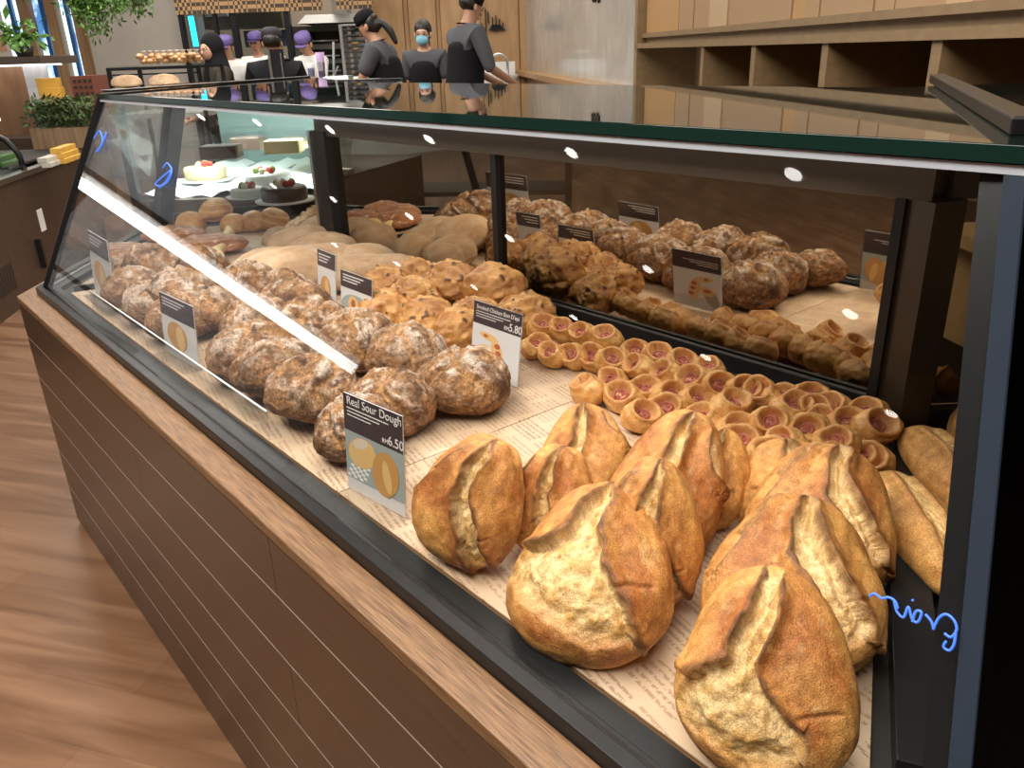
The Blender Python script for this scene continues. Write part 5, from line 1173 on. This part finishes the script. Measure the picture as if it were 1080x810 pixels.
# ---- left: neighbouring case with brown front
a = onz(0, 342, 0); b = onz(30, 319, 0); t = (b - a).normalized(); nrm = Vector((-t.y, t.x, 0)); nrm = nrm if nrm.dot(a) > 0 else -nrm
e = empty('chilled_case', a - t * 1.0, math.atan2(t.y, t.x)); tag(e, 'brown fronted chilled case with curved glass top at the far left', 'display case')
sg = 1 if Vector((-t.y, t.x, 0)).dot(nrm) > 0 else -1
def lbox(mb, s0, d0, z0, s1, d1, z1): return mb.box(s0, min(sg * d0, sg * d1), z0, s1, max(sg * d0, sg * d1), z1)
mb = MB(); lbox(mb, 0, 0, .0, 3.1, .9, .655); mb.build('case_base', M['plank_dark'], e)
mb = MB(); lbox(mb, 0, -.012, .655, 3.1, .05, .685); mb.build('top_rail', M['steel'], e)
def lonz(u, v, z): p = onz(u, v, z) - (a - t * 1.0); return (p.dot(t), p.dot(nrm))
def onface(u, v):
    d = Vector(ray(u, v)); o = Vector((0, 0, EYE)); k = (a - o).dot(nrm) / d.dot(nrm); p = o + d * k - (a - t * 1.0); return (p.dot(t), p.z)
s0, z1 = onface(38, 222); s1, z0 = onface(50, 247)
mb = MB(); lbox(mb, s0, -.004, z0 + .03, s1, -.001, z1); mb.build('white_notice', M['white'], e)
s0, z1 = onface(36, 253); s1, z0 = onface(42, 284)
mb = MB(); lbox(mb, s0, -.03, z0, s0 + .03, -.002, z1); mb.build('door_handle', M['black'], e)
s1, z1 = onface(12, 275); s0, z0 = onface(-20, 330)
mb = MB()
for k in range(12):
    for q in range(14): lbox(mb, s0 + (s1 - s0) * q / 14, -.003, z0 + (z1 - z0) * k / 12, s0 + (s1 - s0) * (q + .55) / 14, -.001, z0 + (z1 - z0) * (k + .55) / 12)
mb.build('vent_grille', M['dark'], e)
# curved glass with a bent black frame
s1, _ = onface(31, 185)
arc = [(s1, 0.02 * sg, .685), (s1, .03 * sg, .78), (s1, .08 * sg, .86), (s1, .18 * sg, .915), (s1, .34 * sg, .94), (s1, .85 * sg, .94)]
mb = MB(); mb.tube(arc, .018, 8); mb.build('bent_frame', M['black'], e)
mb = MB(); vs = []
for x in (0, s1):
    for p in arc: vs.append((x, p[1], p[2]))
n = len(arc); mb.add(vs, [(i, i + 1, n + i + 1, n + i) for i in range(n - 1)], True); o = mb.build('curved_glass', M['side_glass'], e); md = o.modifiers.new('thickness', 'SOLIDIFY'); md.thickness = .006
mb = MB(); lbox(mb, s1 + .05, .12, .685, 3.1, .9, .70); mb.build('open_well', M['dark'], e)
mb = MB(); lbox(mb, s1 + .05, .55, .93, 3.1, .95, .955); mb.build('grey_ledge', mat('grey_ledge', (.22, .20, .185), .3), e)
mb = MB(); lbox(mb, s1 + .05, .53, .905, 3.1, .56, .925); mb.build('shelf_light', mat('shelf_led', (1, 1, 1), .5, emit=(1, .97, .9), es=1.6), e)
# packs in the case
def packs(u, v, z, n, m, lab, grp, dims=(.10, .05, .03), seed=0):
    rr = random.Random(seed); p = onz(u, v, z)
    for k in range(n):
        o = MB().box(-dims[0] / 2, -dims[1] / 2, 0, dims[0] / 2, dims[1] / 2, dims[2]).build('cheese_pack', m, None, .003)
        o.location = (p.x + t.x * (.11 * (k % 3)) + nrm.x * .012 * (k // 3), p.y + t.y * (.11 * (k % 3)) + nrm.y * .012 * (k // 3), z + (dims[2] + .001) * (k // 3)); o.rotation_euler = (0, 0, math.atan2(t.y, t.x) + rr.uniform(-.06, .06))
        tag(o, lab[k], 'pack', grp)
yel = mat('cheese_yellow', (.62, .36, .06), .5); grn = mat('green_pack', (.08, .17, .05), .5); pal = mat('pale_pack', (.55, .52, .44), .45)
pos = ['front left', 'front middle', 'front right', 'second row left', 'second row middle', 'second row right', 'top row left', 'top row middle', 'top row right']
packs(68, 172, .70, 9, yel, ['yellow cheese pack, %s of its pile beyond the bent black frame' % q for q in pos], 'yellow cheese packs in the chilled case', (.10, .055, .030), 1)
packs(52, 176, .70, 6, pal, ['pale wrapped pack, %s of its pile left of the yellow packs' % q for q in pos[:6]], 'pale packs in the chilled case', (.10, .055, .028), 2)
packs(2, 176, .70, 6, grn, ['green pack, %s of its pile behind the curved glass' % q for q in pos[:6]], 'green packs behind the curved glass', (.12, .055, .030), 3)
# counter behind with lit canopy, marble upright, wooden panel, picture
D = 7.0; e = fparent('lit_canopy', 10, 64, D, 0, 'brown canopy shelf with white lamp underneath on a white marble upright', 'canopy')
x0, x1 = -px(60, D), px(46, D); zc = fz(20, 68, D)
mb = MB(); mb.box(x0, -.1, zc, x1 - .05, .5, zc + px(8, D)); mb.build('canopy_board', mat('canopy_brown', (.085, .06, .042), .45), e, .004)
mb = MB(); mb.box(x0, -.05, zc - .012, x1 - px(12, D), .3, zc - .001); mb.build('canopy_lamp', mat('canopy_led', (1, 1, 1), .5, emit=(1, .97, .93), es=3.0), e)
mb = MB(); mb.prism([(px(8, D), .05), (px(20, D), .05), (px(20, D), .25), (px(8, D), .25)], .2, zc - .013, [(px(8, D), .05), (px(20, D), .05), (px(20, D), .25), (px(8, D), .25)]); mb.build('marble_upright', M['marble_white'], e)
mb = MB(); mb.box(x0, .26, .2, px(14, D), .30, zc - .013); mb.build('wood_panel', noisy('walnut_panel', (.15, .075, .035), (.24, .13, .065), (2, 2, .4), 6, .4), e)
mb = MB(); mb.box(x0, -.1, .0, x1, .6, fz(20, 145, D)); mb.build('counter_base', M['plank_dark'], e)
e2 = fparent('framed_picture', 4, 58, D, zc + px(8, D) + .001, 'small framed picture standing on the brown canopy shelf', 'picture')
mb = MB(); mb.box(-px(8, D), 0, 0, px(8, D), .02, px(25, D)); mb.build('picture_frame', mat('frame_pale', (.45, .40, .36), .5), e2)
mb = MB(); mb.box(-px(5, D), -.004, px(5, D), px(5, D), 0, px(20, D)); mb.build('picture_print', mat('print_tan', (.40, .22, .12), .5), e2)
def leaf_mesh(name, pts, size, seed, m, parent=None, droop=0.0):
    rr = random.Random(seed); mb = MB()
    for p in pts:
        d = Vector((rr.uniform(-1, 1), rr.uniform(-1, 1), rr.uniform(-1.2, .8) - droop)).normalized(); sd = d.cross(Vector((rr.uniform(-1, 1), rr.uniform(-1, 1), rr.uniform(-1, 1)))).normalized()
        L = size * rr.uniform(.6, 1.3); p = Vector(p); q = p + d * L * .5
        mb.add([p, q + sd * L * .2, p + d * L, q - sd * L * .2, q + d.cross(sd) * L * .06], [(0, 1, 4), (1, 2, 4), (2, 3, 4), (3, 0, 4)])
    return mb.build(name, m, parent)
e2 = fparent('potted_plant', 27, 60, 6.4, fz(27, 60, 6.4), 'small leafy plant with pale lit leaves behind the canopy shelf', 'plant')
rr = random.Random(9)
mb = MB(); mb.lathe([(.05, 0), (.07, .07), (.06, .07), (.04, .01)], 16); mb.build('pot', M['dark'], e2)
leaf_mesh('leaves', [(rr.gauss(0, .07), rr.gauss(0, .05), .10 + abs(rr.gauss(0, .06))) for _ in range(90)], .10, 4, M['leaf'], e2)
# hanging plants at top left
def hanging(u, v0, v1, D_, w_, n, seed, label):
    p = atd(u, -6, D_); e = empty('hanging_plant', (p.x, p.y, p.z), YAW); tag(e, label, 'plant', 'hanging plants'); rr = random.Random(seed)
    mb = MB(); mb.box(-w_ * .6, -.12, .02, w_ * .6, .12, .16); mb.build('planter', M['oakpost'], e)
    pts = []
    for k in range(n):
        x = rr.uniform(-w_, w_); y = rr.uniform(-.15, .15); L = rr.uniform(.3, 1.0) * (p.z - fz(u, v1, D_)) * (1 - .55 * abs(x / w_)); m_ = int(L / .022) + 3
        pts += [(x + rr.gauss(0, .018), y + rr.gauss(0, .018), .05 - L * j / m_) for j in range(m_)]
    leaf_mesh('trailing_foliage', pts, .048, seed, M['leaf'], e, .5)
hanging(98, 0, 56, 6.8, .20, 110, 21, 'large bright green hanging plant before the oak posts')
hanging(143, 0, 34, 7.25, .13, 50, 22, 'smaller hanging plant to the right before the stone wall')
hanging(20, 0, 14, 7.2, .22, 22, 23, 'low hanging greenery at the top left corner')
# stepped yellow blocks, red lattice box, low foliage
D = 6.6
e = fparent('yellow_box_stack', 58, 98, D, .95, 'stepped stack of yellow packets left of the red lattice box', 'packets')
for k, (dx, v1, v0) in enumerate(((0, 82, 92), (6, 92, 101), (12, 101, 110))):
    mb = MB(); mb.box(px(-18 + dx * .8, D), k * -.06, fz(58, v0, D) - .95, px(4 + dx, D), .08 - k * .06, fz(58, v1, D) - .95); mb.build('packet_row', yel, e, .003)
mb = MB(); mb.box(px(-18, D), -.14, -.2, px(15, D), .09, fz(58, 110, D) - .951); mb.build('riser', M['dark'], e)
redb = mat('red_brown', (.17, .05, .03), .5)
e = fparent('lattice_box', 87, 95, D, .95, 'red-brown lattice box with dark openings before the oak posts', 'box')
mb = MB(); mb.box(-px(11, D), 0, -.25, px(12, D), .3, fz(87, 80, D) - .95); mb.build('box_body', redb, e)
mb = MB()
for r_ in range(4):
    for c in range(4): x = -px(8, D) + c * px(5.5, D); z = fz(87, 84 + r_ * 6.5, D) - .95; mb.box(x, -.004, z - px(3, D), x + px(3.2, D), .0, z)
mb.build('openings', M['dark'], e)
rr = random.Random(31); p = atd(64, 120, 6.2)
e = empty('low_planter', (p.x, p.y, .80), YAW); tag(e, 'dark low foliage in a planter below the yellow packets', 'plant')
mb = MB(); mb.box(-.20, -.1, -.1, .22, .1, .04); mb.build('planter_box', M['niche_back'], e)
leaf_mesh('foliage', [(rr.uniform(-.2, .22), rr.uniform(-.12, .12), rr.uniform(.05, .24)) for _ in range(700)], .06, 32, M['leaf_dark'], e)

# ---- ceiling downlights and, behind the customer, a shelf unit with a lit strip (seen only as reflections)
def downlight(x, y, k):
    e = empty('downlight', (x, y, 2.985)); tag(e, k, 'ceiling light', 'round ceiling downlights')
    mb = MB(); mb.lathe([(.045, .0), (.062, .0), (.062, .012), (.045, .012)], 24); mb.build('trim_ring', M['white'], e)
    mb = MB(); mb.lathe([(.043, -.004), (.043, -.001)], 24); mb.build('lens', M['spot'], e)
for x, y in [(-.6 - 1.45 * i, -1.6 - 1.1 * j) for i in range(7) for j in range(3)] + [(-8.25, -1.0), (-2.6, 2.2), (-3.1, .6), (-5.6, 1.2), (-7.0, 3.0)]: downlight(x, y, 'round white ceiling downlight above the shop floor')
a = Vector((-6.05, -.34, 1.30)); b = Vector((-4.40, -1.96, 1.30)); c = (a + b) / 2; d = (b - a).normalized()
e = empty('wall_shelf_unit', (c.x, c.y, 0), math.atan2(d.y, d.x)); tag(e, 'open shelf unit with a lit strip under its canopy beyond the left edge', 'shelf unit')
L = (b - a).length / 2
mb = MB(); mb.box(-L - .05, -.2, 1.345, L + .05, .35, 1.38); mb.build('canopy', M['plank_dark'], e)
mb = MB(); mb.box(-L, -.05, 1.255, L, .05, 1.343) if False else mb.box(-L, -.02, 1.275, L, .02, 1.344); mb.build('lit_strip', M['led'], e)
for z in (.3, .75): mb = MB(); mb.box(-L, -.2, z, L, .3, z + .03); mb.build('shelf', M['plank_dark'], e)
for sx in (-L - .04, L): mb = MB(); mb.box(sx, -.2, 0, sx + .04, .3, 1.345); mb.build('side_board', M['plank_dark'], e)
